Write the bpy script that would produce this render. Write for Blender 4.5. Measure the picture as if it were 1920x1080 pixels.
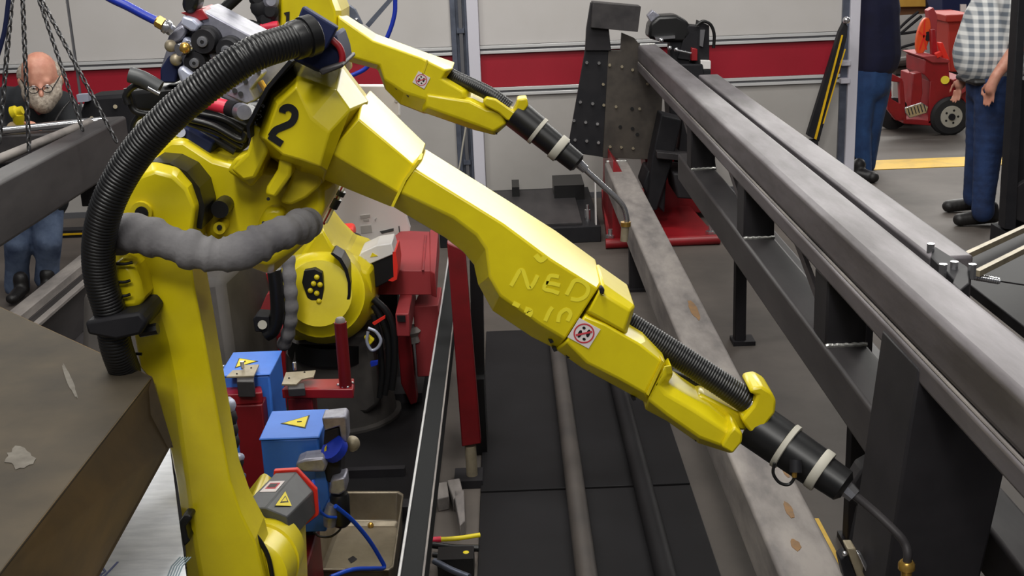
import bpy, bmesh, math, random
from mathutils import Vector, Matrix, noise
random.seed(7)
for o in list(bpy.data.objects): bpy.data.objects.remove(o)
scene = bpy.context.scene
col = scene.collection
# ---------------------------------------------------------------- camera
F = 2306.0
CAMH = 1.9
CAM = Vector((0, 0, CAMH))
ax = Vector((0.99921798, 0.03941618, -0.00312784))     # world X, Y, Z seen in camera axes (right, up, forward)
ay = Vector((-0.00830875, 0.28665185, 0.95799879))
az = Vector((-0.03865725, 0.95722363, -0.28675518))
camd = bpy.data.cameras.new('camera'); cam = bpy.data.objects.new('camera', camd); col.objects.link(cam)
cam.matrix_world = Matrix(((ax.x, ax.y, -ax.z, 0), (ay.x, ay.y, -ay.z, 0), (az.x, az.y, -az.z, CAMH), (0, 0, 0, 1)))
camd.sensor_width = 36; camd.lens = 36 * F / 1920; camd.clip_start = 0.05; camd.clip_end = 100
scene.camera = cam
scene.view_settings.view_transform = 'Standard'; scene.view_settings.look = 'None'
scene.view_settings.gamma = 1; scene.view_settings.use_curve_mapping = False
scene.view_settings.exposure = -0.22
w = bpy.data.worlds.new('world'); scene.world = w; w.use_nodes = True
w.node_tree.nodes['Background'].inputs[0].default_value = (0.75, 0.76, 0.85, 1)
w.node_tree.nodes['Background'].inputs[1].default_value = 0.12
def lamp(loc, tgt, sx, sy, power, colr=(1, 0.98, 0.93)):
    d = bpy.data.lights.new('overhead_light', 'AREA'); d.shape = 'RECTANGLE'; d.size = sx; d.size_y = sy
    d.energy = power; d.color = colr
    o = bpy.data.objects.new('overhead_light', d); col.objects.link(o); o.location = loc
    o.rotation_euler = (Vector(tgt) - Vector(loc)).to_track_quat('-Z', 'Y').to_euler()
    return o
lamp((-0.6, 1.2, 5.2), (-0.2, 2.6, 0), 0.5, 2.4, 150)
for yy in (17, 22, 28): lamp((3, yy, 5.2), (3, yy, 0), 26, 1.4, 3300)  # unseen light rows added beyond the wall for bright reflections on top facets
lamp((-0.5, -2.2, 4.8), (0.2, 4.0, 0.8), 3.0, 0.6, 150)  # unseen fill light added behind the camera to brighten front faces
lamp((2.4, -1.2, 5.2), (-0.3, 2.2, 1.5), 1.2, 0.5, 45)  # small light added where the robot housing facet mirrors it
lamp((-2.6, 4.6, 5.2), (-2.2, 4.8, 0), 0.5, 2.4, 85)
lamp((1.6, 4.6, 5.2), (1.2, 4.8, 0), 0.5, 2.4, 120)
lamp((-0.4, 6.2, 5.2), (-0.4, 9.5, 0), 2.4, 0.5, 120)
lamp((4.2, 9.6, 5.2), (4.2, 9.6, 0), 2.4, 0.5, 95)
lamp((4.0, 13.2, 5.2), (4.0, 13.2, 0), 2.4, 0.5, 85)

def ray(x, y):
    c = Vector(((x - 960) / F, (540 - y) / F, 1.0))
    return Vector((ax.dot(c), ay.dot(c), az.dot(c)))
def P(x, y, Y):
    d = ray(x, y); return CAM + d * (Y / d.y)
def PZ(x, y, z):
    d = ray(x, y); return CAM + d * ((z - CAMH) / d.z)
def PX(x, y, X):
    d = ray(x, y); return CAM + d * (X / d.x)
# ---------------------------------------------------------------- materials
def lin(c):
    c /= 255.0
    return c / 12.92 if c <= 0.04045 else ((c + 0.055) / 1.055) ** 2.4
def rgb(r, g, b): return (lin(r), lin(g), lin(b), 1)
MATS = {}
def mat(name, c, rough=0.5, metal=0.0, c2=None, scale=6.0, bump=0.0, detail=5, stretch=None, thr=(0.35, 0.7), spec=0.5, bscale=None, rv=0.0, coat=0.0):
    m = bpy.data.materials.new(name); m.use_nodes = True; nt = m.node_tree; b = nt.nodes['Principled BSDF']
    b.inputs['Base Color'].default_value = rgb(*c); b.inputs['Roughness'].default_value = rough
    b.inputs['Metallic'].default_value = metal
    b.inputs['Specular IOR Level'].default_value = spec
    if coat: b.inputs['Coat Weight'].default_value = coat; b.inputs['Coat Roughness'].default_value = 0.25
    tc = nt.nodes.new('ShaderNodeTexCoord'); mp = nt.nodes.new('ShaderNodeMapping')
    nt.links.new(tc.outputs['Object'], mp.inputs[0])
    if stretch: mp.inputs['Scale'].default_value = stretch
    if c2:
        n = nt.nodes.new('ShaderNodeTexNoise'); n.inputs['Scale'].default_value = scale; n.inputs['Detail'].default_value = detail
        n.inputs['Roughness'].default_value = 0.6
        nt.links.new(mp.outputs[0], n.inputs['Vector'])
        r = nt.nodes.new('ShaderNodeValToRGB'); r.color_ramp.elements[0].position = thr[0]; r.color_ramp.elements[1].position = thr[1]
        r.color_ramp.elements[0].color = rgb(*c); r.color_ramp.elements[1].color = rgb(*c2)
        nt.links.new(n.outputs[0], r.inputs[0]); nt.links.new(r.outputs[0], b.inputs['Base Color'])
        if rv:
            mr = nt.nodes.new('ShaderNodeMapRange'); mr.inputs['To Min'].default_value = rough; mr.inputs['To Max'].default_value = rough + rv
            nt.links.new(n.outputs[0], mr.inputs[0]); nt.links.new(mr.outputs[0], b.inputs['Roughness'])
    if bump:
        n2 = nt.nodes.new('ShaderNodeTexNoise'); n2.inputs['Scale'].default_value = bscale or scale * 4; n2.inputs['Detail'].default_value = 4
        nt.links.new(mp.outputs[0], n2.inputs['Vector'])
        bp = nt.nodes.new('ShaderNodeBump'); bp.inputs['Strength'].default_value = bump; bp.inputs['Distance'].default_value = 0.01
        nt.links.new(n2.outputs[0], bp.inputs['Height']); nt.links.new(bp.outputs[0], b.inputs['Normal'])
    MATS[name] = m
    return m
YEL = mat('yellow_paint', (218, 200, 18), 0.32, 0, (204, 184, 14), 7, 0.04, thr=(0.4, 0.75), coat=0.25)
YEL2 = mat('worn_yellow_paint', (215, 196, 22), 0.5, 0, (184, 160, 18), 9, 0.05, thr=(0.4, 0.8))
YPALE = mat('rubbed_yellow', (238, 224, 50), 0.5)
FACEP = mat('brown_grey_plate', (78, 72, 66), 0.6, 0.1, (52, 48, 46), 6, spec=0.3)
BLK = mat('black_rubber', (20, 20, 21), 0.38, 0, bump=0.02)
BLKM = mat('black_metal', (26, 26, 30), 0.6, 0.0, (36, 35, 38), 8, spec=0.25)
NAVY = mat('dark_blue_plastic', (24, 32, 66), 0.6, spec=0.25)
CHAR = mat('charcoal_paint', (72, 74, 76), 0.45, 0, (60, 62, 64), 20)
STEEL = mat('mill_steel', (118, 113, 117), 0.38, 0.5, (82, 77, 79), 3.5, 0.05, stretch=(2.5, 0.5, 2.5), bscale=30, rv=0.2)
STEELT = mat('worn_tube_steel', (154, 147, 142), 0.6, 0.15, (106, 101, 100), 5, 0.06, stretch=(2, 0.7, 2), rv=0.15)
DSTEEL = mat('dark_steel', (64, 61, 62), 0.5, 0.1, (46, 44, 46), 5, 0.04, spec=0.35, stretch=(2, 0.6, 2))
DKST = mat('blackened_steel', (40, 38, 41), 0.6, 0.0, (28, 27, 30), 6, 0.03, spec=0.3)
CHROME = mat('bright_steel', (205, 205, 208), 0.22, 0.9)
ALU = mat('cast_aluminium', (165, 165, 178), 0.4, 0.6, (130, 130, 142), 30)
ALUL = mat('light_aluminium', (190, 195, 215), 0.4, 0.4)
WELD = mat('fresh_weld', (200, 200, 196), 0.3, 0.7, bump=0.3, scale=30)
RUST = mat('rust_stain', (150, 112, 66), 0.7, 0.1, (120, 96, 74), 20)
RUSTP = mat('rusty_plate', (84, 75, 62), 0.75, 0.0, (62, 57, 50), 5, 0.05, detail=7, spec=0.2, thr=(0.3, 0.7))
RUSTP2 = mat('brown_scaled_plate', (126, 100, 60), 0.65, 0.1, (92, 78, 56), 4, 0.06, detail=7, thr=(0.3, 0.65))
CHALK = mat('chalk_smear', (112, 107, 98), 0.8, c2=(88, 82, 74), scale=30)
PAPER = mat('white_board', (232, 234, 240), 0.6, 0, (208, 211, 218), 14, stretch=(1, 4, 1))
INK = mat('blue_pen', (70, 84, 150), 0.6)
PEN = mat('green_grey_print', (120, 140, 150), 0.6)
REDSH = mat('shaded_red_paint', (118, 8, 18), 0.5, 0, (100, 6, 14), 9)  # red darkened to stand in for the dim light low down
RED = mat('red_paint', (150, 18, 28), 0.45, 0, (130, 14, 24), 9, coat=0.2)
REDD = mat('dull_red_paint', (150, 50, 54), 0.55, 0, (150, 50, 54), 7)
REDO = mat('orange_red_plastic', (226, 48, 36), 0.4)
REDH = mat('pink_red_hose', (222, 48, 76), 0.4)
BLUE = mat('blue_enamel', (62, 122, 218), 0.45, 0, (52, 110, 206), 10)
BLUEH = mat('blue_hose', (28, 52, 168), 0.35)
BLUEC = mat('bright_blue_cable', (30, 80, 205), 0.35)
WHITE = mat('white_paint', (222, 218, 216), 0.5)
WALLM = mat('off_white_panel', (196, 192, 190), 0.55, 0, (188, 184, 180), 1.5, 0.01)
LWALL = mat('lower_panel_grey', (176, 172, 168), 0.55, 0, (164, 160, 156), 1.5)
WALLR = mat('deep_red_panel', (158, 18, 40), 0.5, 0, (146, 14, 34), 2)
RAILM = mat('silver_rail', (214, 214, 214), 0.35, 0.3)
RAILD = mat('rail_groove', (92, 92, 96), 0.5)
POSTM = mat('white_post_paint', (206, 204, 214), 0.5)
GALV = mat('galvanised_channel', (112, 118, 134), 0.4, 0.6, (90, 96, 110), 12)
FLOORM = mat('concrete_floor', (96, 88, 82), 0.62, 0, (66, 61, 57), 1.4, 0.03, detail=8, thr=(0.3, 0.72), bscale=12, rv=0.15)
YLINE = mat('yellow_floor_paint', (226, 180, 10), 0.5, 0, (180, 140, 16), 6, thr=(0.45, 0.8))
DECK = mat('dark_deck_plate', (32, 31, 33), 0.55, 0.1, (24, 23, 24), 2.5, 0.03, spec=0.15)
PIPE = mat('worn_grey_pipe', (84, 78, 74), 0.5, 0.3, (70, 66, 64), 6)
SLEEVE = mat('grey_fabric_sleeve', (128, 126, 127), 0.85, 0, (98, 96, 99), 8, 0.5, bscale=22)
DRAPE = mat('dark_grey_vinyl', (80, 75, 71), 0.7, 0, (50, 47, 46), 3, 0.08, bscale=8)
CREAM = mat('cream_band', (176, 172, 160), 0.6)
BRASS = mat('brass', (200, 160, 80), 0.3, 0.8)
TAN = mat('zinc_plate', (168, 156, 132), 0.45, 0.35, (140, 130, 110), 20)
SKIN = mat('skin', (204, 148, 126), 0.5, 0, (186, 122, 102), 25)
HAIR = mat('grey_hair', (184, 172, 158), 0.8, 0, (112, 100, 90), 60, 0.4)
DENIM = mat('blue_denim', (30, 54, 98), 0.85, 0, (18, 30, 60), 9, 0.15, bscale=60)
DENIML = mat('faded_denim', (104, 120, 148), 0.85, 0, (50, 66, 98), 8, 0.2, bscale=50)
NAVYC = mat('navy_cotton', (18, 22, 56), 0.85, 0, (14, 16, 42), 6, 0.15)
JACK = mat('black_jacket', (30, 33, 38), 0.8, 0, (22, 24, 28), 8, 0.2)
SHIRTR = mat('dull_red_shirt', (140, 60, 62), 0.85)
SHOE = mat('black_leather', (26, 24, 24), 0.5)
TYRE = mat('tyre_rubber', (30, 30, 32), 0.7)
WOODM = mat('varnished_wood', (204, 162, 72), 0.45, 0, (184, 140, 58), 5, stretch=(1, 6, 1))
ORANGE = mat('orange_plastic', (220, 84, 34), 0.45)
GLOVE = mat('tan_glove', (170, 150, 120), 0.8)
TRAYM = mat('stainless_tray', (158, 148, 130), 0.32, 0.75, (122, 112, 96), 6, rv=0.2)
SIGNY = mat('warning_yellow', (226, 206, 30), 0.5)
SIGNK = mat('print_black', (16, 16, 18), 0.5)
SIGNR = mat('print_red', (190, 60, 70), 0.5)
SIGNW = mat('label_white', (220, 210, 208), 0.5)
GREEN = mat('green_plastic', (40, 110, 70), 0.5)
def plaid():
    m = bpy.data.materials.new('plaid_cotton'); m.use_nodes = True; nt = m.node_tree; b = nt.nodes['Principled BSDF']
    b.inputs['Roughness'].default_value = 0.85
    tc = nt.nodes.new('ShaderNodeTexCoord'); sp = nt.nodes.new('ShaderNodeSeparateXYZ'); nt.links.new(tc.outputs['Object'], sp.inputs[0])
    ad = nt.nodes.new('ShaderNodeMath'); ad.operation = 'ADD'
    nt.links.new(sp.outputs['X'], ad.inputs[0]); ad.inputs[1].default_value = 0.0
    outs = []
    for src in (ad.outputs[0], sp.outputs['Z']):
        mu = nt.nodes.new('ShaderNodeMath'); mu.operation = 'MULTIPLY'; mu.inputs[1].default_value = 2 * math.pi / 0.046; nt.links.new(src, mu.inputs[0])
        s = nt.nodes.new('ShaderNodeMath'); s.operation = 'SINE'; nt.links.new(mu.outputs[0], s.inputs[0])
        r = nt.nodes.new('ShaderNodeMapRange'); r.inputs['From Min'].default_value = -0.3; r.inputs['From Max'].default_value = 0.5
        nt.links.new(s.outputs[0], r.inputs[0]); outs.append(r.outputs[0])
    a = nt.nodes.new('ShaderNodeMath'); a.operation = 'ADD'; nt.links.new(outs[0], a.inputs[0]); nt.links.new(outs[1], a.inputs[1])
    h = nt.nodes.new('ShaderNodeMath'); h.operation = 'MULTIPLY'; h.inputs[1].default_value = 0.5; nt.links.new(a.outputs[0], h.inputs[0])
    cr = nt.nodes.new('ShaderNodeValToRGB'); nt.links.new(h.outputs[0], cr.inputs[0])
    cr.color_ramp.elements[0].color = rgb(112, 120, 130); cr.color_ramp.elements[1].color = rgb(226, 226, 224)
    nt.links.new(cr.outputs[0], b.inputs['Base Color'])
    return m
PLAID = plaid()
# ---------------------------------------------------------------- object helpers
def thing(name, label, cat, loc=(0, 0, 0), group=None, kind=None):
    o = bpy.data.objects.new(name, None); col.objects.link(o); o.location = loc; o.empty_display_size = 0.05
    if label: o['label'] = label
    if cat: o['category'] = cat
    if group: o['group'] = group
    if kind: o['kind'] = kind
    return o
def tag(o, label, cat, group=None, kind=None):
    if label: o['label'] = label
    if cat: o['category'] = cat
    if group: o['group'] = group
    if kind: o['kind'] = kind
    return o
def wloc(o):
    v = Vector((0, 0, 0))
    while o: v = v + o.location; o = o.parent
    return v
class MB:
    def __init__(s): s.v = []; s.f = []
    def add(s, vs, fs):
        n = len(s.v); s.v += [Vector(v) for v in vs]; s.f += [[i + n for i in f] for f in fs]; return s
    def box(s, lo, hi):
        (a, b, c), (d, e, f) = lo, hi
        return s.add([(a, b, c), (d, b, c), (d, e, c), (a, e, c), (a, b, f), (d, b, f), (d, e, f), (a, e, f)],
                     [(0, 3, 2, 1), (4, 5, 6, 7), (0, 1, 5, 4), (1, 2, 6, 5), (2, 3, 7, 6), (3, 0, 4, 7)])
    def hexa(s, q0, q1):          # two quads
        return s.loft([q0, q1])
    def loft(s, rings, cap=True):
        n = len(rings[0]); vs = [v for r in rings for v in r]; fs = []
        for k in range(len(rings) - 1):
            for i in range(n):
                j = (i + 1) % n
                fs.append((k * n + i, k * n + j, (k + 1) * n + j, (k + 1) * n + i))
        if cap:
            fs.append(tuple(range(n - 1, -1, -1))); fs.append(tuple(range((len(rings) - 1) * n, len(rings) * n)))
        return s.add(vs, fs)
    def cyl(s, p0, p1, r0, r1=None, n=16, cap=True):
        p0 = Vector(p0); p1 = Vector(p1); r1 = r0 if r1 is None else r1
        d = (p1 - p0).normalized(); q = d.to_track_quat('Z', 'Y'); u = q @ Vector((1, 0, 0)); v = q @ Vector((0, 1, 0))
        rg = lambda p, r: [p + (u * math.cos(2 * math.pi * i / n) + v * math.sin(2 * math.pi * i / n)) * r for i in range(n)]
        return s.loft([rg(p0, r0), rg(p1, r1)], cap)
    def lathe(s, p0, p1, prof, n=20):   # prof: list (t, r) along p0->p1
        p0 = Vector(p0); p1 = Vector(p1)
        d = (p1 - p0).normalized(); q = d.to_track_quat('Z', 'Y'); u = q @ Vector((1, 0, 0)); v = q @ Vector((0, 1, 0))
        rings = [[p0.lerp(p1, t) + (u * math.cos(2 * math.pi * i / n) + v * math.sin(2 * math.pi * i / n)) * r for i in range(n)] for t, r in prof]
        return s.loft(rings)
    def tube(s, path, r, n=10, rf=None, cap=True):
        path = [Vector(p) for p in path]; rings = []; m = len(path)
        t0 = (path[1] - path[0]).normalized(); u = t0.orthogonal().normalized()
        for k, p in enumerate(path):
            t = (path[min(k + 1, m - 1)] - path[max(k - 1, 0)]).normalized()
            u = (u - t * u.dot(t)).normalized(); v = t.cross(u)
            rr = r * (rf(k, m) if rf else 1)
            rings.append([p + (u * math.cos(2 * math.pi * i / n) + v * math.sin(2 * math.pi * i / n)) * rr for i in range(n)])
        return s.loft(rings, cap)
    def ball(s, c, r, sc=(1, 1, 1), n=14, m=9):
        c = Vector(c); vs = [c + Vector((0, 0, r * sc[2]))]
        for j in range(1, m):
            th = math.pi * j / m
            for i in range(n):
                a = 2 * math.pi * i / n
                vs.append(c + Vector((r * sc[0] * math.sin(th) * math.cos(a), r * sc[1] * math.sin(th) * math.sin(a), r * sc[2] * math.cos(th))))
        vs.append(c - Vector((0, 0, r * sc[2]))); fs = []
        for i in range(n): fs.append((0, 1 + i, 1 + (i + 1) % n))
        for j in range(m - 2):
            for i in range(n):
                a = 1 + j * n + i; b = 1 + j * n + (i + 1) % n
                fs.append((a, a + n, b + n, b))
        L = len(vs) - 1
        for i in range(n): fs.append((L, 1 + (m - 2) * n + (i + 1) % n, 1 + (m - 2) * n + i))
        return s.add(vs, fs)
    def build(s, name, m, parent=None, bevel=0, smooth=40, seg=2):
        base = wloc(parent) if parent else Vector((0, 0, 0))
        if not parent:
            lo = [min(v[i] for v in s.v) for i in range(3)]; hi = [max(v[i] for v in s.v) for i in range(3)]
            base = Vector(((lo[0] + hi[0]) / 2, (lo[1] + hi[1]) / 2, lo[2]))
        me = bpy.data.meshes.new(name)
        me.from_pydata([v - base for v in s.v], [], s.f)
        bm = bmesh.new(); bm.from_mesh(me); bmesh.ops.recalc_face_normals(bm, faces=bm.faces); bm.to_mesh(me); bm.free()
        me.materials.append(m)
        o = bpy.data.objects.new(name, me); col.objects.link(o)
        if parent: o.parent = parent
        else: o.location = base
        if smooth:
            for p in me.polygons: p.use_smooth = True
            me.set_sharp_from_angle(angle=math.radians(smooth))
        if bevel:
            b = o.modifiers.new('bevel', 'BEVEL'); b.width = bevel; b.segments = seg; b.limit_method = 'ANGLE'; b.angle_limit = math.radians(28)
            if smooth:
                for p in me.polygons: p.use_smooth = True
                b.harden_normals = False
        return o
def box(name, lo, hi, m, parent=None, bevel=0, seg=2): return MB().box(lo, hi).build(name, m, parent, bevel, seg=seg)
def smoothpath(pts, k=8):
    pts = [Vector(p) for p in pts]; out = []
    ext = [pts[0] * 2 - pts[1]] + pts + [pts[-1] * 2 - pts[-2]]
    for i in range(1, len(ext) - 2):
        a, b, c, d = ext[i - 1:i + 3]
        for j in range(k):
            t = j / k
            out.append(0.5 * ((2 * b) + (c - a) * t + (2 * a - 5 * b + 4 * c - d) * t * t + (3 * b - a - 3 * c + d) * t ** 3))
    out.append(pts[-1]); return out
def resample(path, step):
    out = [path[0]]; acc = 0
    for a, b in zip(path, path[1:]):
        L = (b - a).length
        while acc + L >= step:
            t = (step - acc) / L; a = a.lerp(b, t); out.append(a.copy()); L = (b - a).length; acc = 0
        acc += L
    return out
def hose(name, pts, r, m, parent=None, corr=0.0, pitch=0.008, n=14):
    path = smoothpath(pts, 10)
    if corr:
        path = resample(path, pitch / 4)
        return MB().tube(path, r, n, lambda k, mm: 1 + corr * (1, 0.3, -1, 0.3)[k % 4]).build(name, m, parent, smooth=60)
    return MB().tube(path, r, n).build(name, m, parent, smooth=60)
def px(pts, Y): return [P(p[0], p[1], Y if len(p) < 3 else p[2]) for p in pts]
def rings(name, rr, m, parent=None, bevel=0.0, seg=2, smooth=12):
    """rr: list of (pixel outline, Y); last ring repeats previous XZ when outline is None"""
    R = []
    for pts, Y in rr:
        if pts is None: R.append([Vector((v.x, Y, v.z)) for v in R[-1]])
        else: R.append(px(pts, Y))
    return MB().loft(R).build(name, m, parent, bevel, smooth, seg)
def slab(name, pts, Y0, Y1, m, parent=None, bevel=0.0):
    return rings(name, [(pts, Y0), (None, Y1)], m, parent, bevel)
def zslab(name, pts, z1, z0, m, parent=None, bevel=0.0):       # outline on the plane z=z1, pushed down to z0
    a = [PZ(x, y, z1) for x, y in pts]
    return MB().loft([a, [Vector((v.x, v.y, z0)) for v in a]]).build(name, m, parent, bevel)
def ribbon(pts, wdt, nrm=Vector((0, -1, 0)), t=0.0012):
    """flat painted stroke lying on a surface with normal nrm"""
    b = MB(); pts = [Vector(p) for p in pts]; L = []; R = []
    for i, p in enumerate(pts):
        d = (pts[min(i + 1, len(pts) - 1)] - pts[max(i - 1, 0)]).normalized(); s_ = d.cross(nrm).normalized() * wdt / 2
        L.append(p + s_); R.append(p - s_)
    n = len(pts); off = nrm * t
    vs = [v + off for v in L] + [v + off for v in R] + L + R; fs = []
    for i in range(n - 1):
        fs += [(i, i + 1, n + i + 1, n + i), (2 * n + i, 3 * n + i, 3 * n + i + 1, 2 * n + i + 1), (i, 2 * n + i, 2 * n + i + 1, i + 1), (n + i, n + i + 1, 3 * n + i + 1, 3 * n + i)]
    fs += [(0, n, 3 * n, 2 * n), (n - 1, 3 * n - 1, 4 * n - 1, 2 * n - 1)]
    b.add(vs, fs); return b
def bolts(pos, r, h, m, parent, axis=Vector((0, -1, 0)), name='bolt'):
    first = None; base = wloc(parent)
    for p in pos:
        if first is None:
            b = MB().cyl((0, 0, 0), axis * h, r, n=6)
            me = bpy.data.meshes.new(name); me.from_pydata(b.v, [], b.f); me.materials.append(m); first = me
            bm = bmesh.new(); bm.from_mesh(me); bmesh.ops.recalc_face_normals(bm, faces=bm.faces); bm.to_mesh(me); bm.free()
        o = bpy.data.objects.new(name, first); col.objects.link(o); o.parent = parent; o.location = Vector(p) - base
# ---------------------------------------------------------------- setting
fl = box('floor', (-7, -2, -0.1), (9, 16, 0), FLOORM); tag(fl, None, None, kind='structure')
WY = 8.5
wall = thing('wall_back', None, None, (-1, WY, 0), kind='structure')
for a, b_ in ((-5.0, -2.95), (-2.93, -0.37), (-0.18, 2.30)):
    box('panel', (a, WY, 1.085), (b_, WY + 0.04, 2.25), WALLM, wall, 0.003)
    box('red_panel', (a, WY + 0.005, 0.80), (b_, WY + 0.04, 1.03), WALLR, wall)
    box('lower_panel', (a, WY, 0.03), (b_, WY + 0.04, 0.742), LWALL, wall, 0.003)
    for z0, z1 in ((1.03, 1.085), (0.742, 0.80)):
        box('rail', (a, WY - 0.012, z0), (b_, WY + 0.03, z1), RAILD, wall)
        h = (z1 - z0)
        box('rail_lip', (a, WY - 0.02, z0 + h * 0.62), (b_, WY, z1), RAILM, wall, 0.002)
        box('rail_lip', (a, WY - 0.02, z0), (b_, WY, z0 + h * 0.36), RAILM, wall, 0.002)
    box('kick_rail', (a, WY - 0.015, 0.0), (b_, WY + 0.03, 0.04), RAILD, wall)
box('door_joint', (-2.95, WY + 0.01, 0), (-2.93, WY + 0.03, 2.25), RAILD, wall)
pc = thing('trim_1', None, None, (-0.3, WY, 0), kind='structure')
box('channel', (-0.37, WY - 0.03, 0), (-0.335, WY + 0.04, 2.25), GALV, pc, 0.002)
box('channel_web', (-0.335, WY, 0), (-0.275, WY + 0.04, 2.25), GALV, pc)
box('channel', (-0.315, WY - 0.05, 0), (-0.29, WY + 0.0, 2.25), RAILD, pc, 0.002)
box('channel', (-0.275, WY - 0.035, 0), (-0.258, WY + 0.04, 2.25), GALV, pc, 0.002)
box('channel_clip', (-0.33, WY - 0.055, 1.18), (-0.28, WY, 1.21), GALV, pc)
box('channel_clip', (-0.33, WY - 0.055, 0.28), (-0.28, WY, 0.31), GALV, pc)
box('door_post', (-0.258, WY - 0.06, 0), (-0.18, WY + 0.05, 2.25), POSTM, pc, 0.004)
box('latch', (-0.215, WY - 0.09, 0.80), (-0.20, WY - 0.06, 0.86), BLKM, pc)
pc2 = thing('trim_2', None, None, (2.35, WY, 0), kind='structure')
box('channel', (2.28, WY - 0.03, 0), (2.325, WY + 0.05, 2.25), GALV, pc2, 0.002)
box('door_post', (2.325, WY - 0.06, 0), (2.392, WY + 0.05, 2.25), POSTM, pc2, 0.004)
for z in (0.12, 0.74, 0.86): box('bracket', (2.27, WY - 0.08, z), (2.335, WY - 0.03, z + 0.035), POSTM, pc2, 0.004)
wf = box('wall_far', (-5, 14.5, 0), (9, 14.6, 2.4), WALLM); tag(wf, None, None, kind='structure')
yl = MB().box((2.45, 9.05, 0), (8.5, 9.40, 0.004)).build('trim_3', YLINE); tag(yl, None, None, kind='structure')
yl2 = MB()
a = [PZ(x, y, 0) for x, y in ((1470, 905), (1545, 980), (1590, 1050), (1560, 1085), (1535, 1085), (1500, 960))]
yl2.box((0.93, 2.6, 0), (0.952, 3.6, 0.003)); yl2 = yl2.build('trim_4', YLINE); tag(yl2, None, None, kind='structure')
# left section yellow/black kerb behind the worker
# ---------------------------------------------------------------- truss workpiece and positioner
XA, XB = 0.79, 0.905
YN, YE = 1.2, 7.5
truss = thing('steel_truss', 'long welded mill-steel truss running from the lower right corner to the bolted headstock plate', 'truss', (0.85, 4.3, 0.685))
box('top_chord', (XA, YN, 1.048), (XB, YE, 1.15), STEEL, truss, 0.016, 4)
box('lower_flange', (XA - 0.004, YN, 0.99), (XB, YE, 1.044), STEEL, truss, 0.010, 3)
MB().cyl((XA + 0.003, YN, 1.046), (XA + 0.003, YE, 1.046), 0.004, n=8).build('seam_weld', STEELT, truss)
box('bottom_chord', (XA, 2.5, 0.685), (XB, 5.75, 0.81), DSTEEL, truss, 0.010, 3)
for y in (5.35, 4.12, 3.0):
    MB().box((XA + 0.004, y, 0.81), (XB - 0.004, y + 0.13, 0.99)).build('post', DKST, truss, 0.006)
    MB().tube([(XA + 0.004 + i * 0.0107, y - 0.004, 0.813 + 0.002 * (i % 2)) for i in range(11)], 0.006, 6).build('weld_bead', WELD, truss)
    # flat diagonal braces
    for s0, s1 in ((0.13, 0.62),):
        a0 = Vector((XA + 0.05, y + s0, 0.815)); a1 = Vector((XA + 0.05, y + s1, 0.985))
        MB().loft([[a0 + Vector((0, 0, 0)), a0 + Vector((0.012, 0, 0)), a0 + Vector((0.012, 0.09, 0)), a0 + Vector((0, 0.09, 0))],
                   [a1 + Vector((0, 0, 0)), a1 + Vector((0.012, 0, 0)), a1 + Vector((0.012, 0.09, 0)), a1 + Vector((0, 0.09, 0))]]).build('brace', STEEL, truss)
# broad end post
slab('end_post', [(1722, 690), (1890, 860), (1826, 1140), (1652, 1140)], 2.26, 2.50, DKST, truss, 0.006)
box('second_bottom_chord', (0.985, 1.6, 0.50), (1.09, 5.6, 0.62), DSTEEL, truss, 0.01, 3)
box('top_weld', (XA + 0.01, YE - 0.014, 1.145), (XB - 0.01, YE, 1.157), WELD, truss, 0.004)

b2 = thing('side_beam', 'smooth blue-grey steel beam lying right behind the long rusty top beam, up to the black clamp', 'beam', (1.03, 4.3, 0.98))
box('beam_body', (0.955, 2.72, 0.98), (1.055, 6.2, 1.12), STEEL, b2, 0.008, 3)
st = thing('beam_stand', 'black steel trestle under the blue-grey side beam', 'stand', (1.03, 4.6, 0))
box('leg', (0.99, 5.3, 0), (1.04, 5.36, 0.98), DKST, st, 0.004); box('leg', (0.99, 3.4, 0), (1.04, 3.46, 0.98), DKST, st, 0.004)
box('foot', (0.98, 3.38, 0), (1.08, 3.48, 0.02), DKST, st); box('foot', (0.98, 5.28, 0), (1.08, 5.38, 0.02), DKST, st)

rail = thing('square_tube', 'weathered square steel tube with rust patches, lowest of the beams, ending under the bolted plate', 'tube', (0.66, 5, 0.3))
RZ = 0.45
rx0, rx1 = 0.575, 0.722
box('tube_body', (rx0, 1.6, RZ - 0.16), (rx1, 7.45, RZ), STEELT, rail, 0.012, 3)
box('end_weld', (rx0 + 0.01, 7.44, RZ - 0.004), (rx1 - 0.01, 7.465, RZ + 0.012), WELD, rail, 0.004)
for (x, y, ra, rb) in ((0.675, 4.46, 0.016, 0.13), (0.705, 3.05, 0.008, 0.07), (0.665, 2.80, 0.010, 0.05), (0.64, 2.62, 0.012, 0.03)):
    n = 18; r = [Vector((min(rx1 - 0.01, x + ra * math.cos(2 * math.pi * i / n) * (0.8 + 0.3 * random.random())), y + rb * math.sin(2 * math.pi * i / n) * (0.8 + 0.3 * random.random()), RZ)) for i in range(n)]
    MB().loft([r, [v + Vector((0, 0, 0.0012)) for v in r]]).build('rust_patch', RUST, rail)
# stand for the low tube
ts = thing('tube_rest', 'dark steel rest holding the low square tube above the deck', 'stand', (0.65, 4, 0))
box('upright', (0.6, 6.2, 0), (0.7, 6.26, RZ - 0.16), DKST, ts); box('upright', (0.6, 2.2, 0), (0.7, 2.26, RZ - 0.16), DKST, ts)
box('foot', (0.58, 6.18, 0), (0.72, 6.28, 0.015), DKST, ts); box('foot', (0.58, 2.18, 0), (0.72, 2.28, 0.015), DKST, ts)

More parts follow.
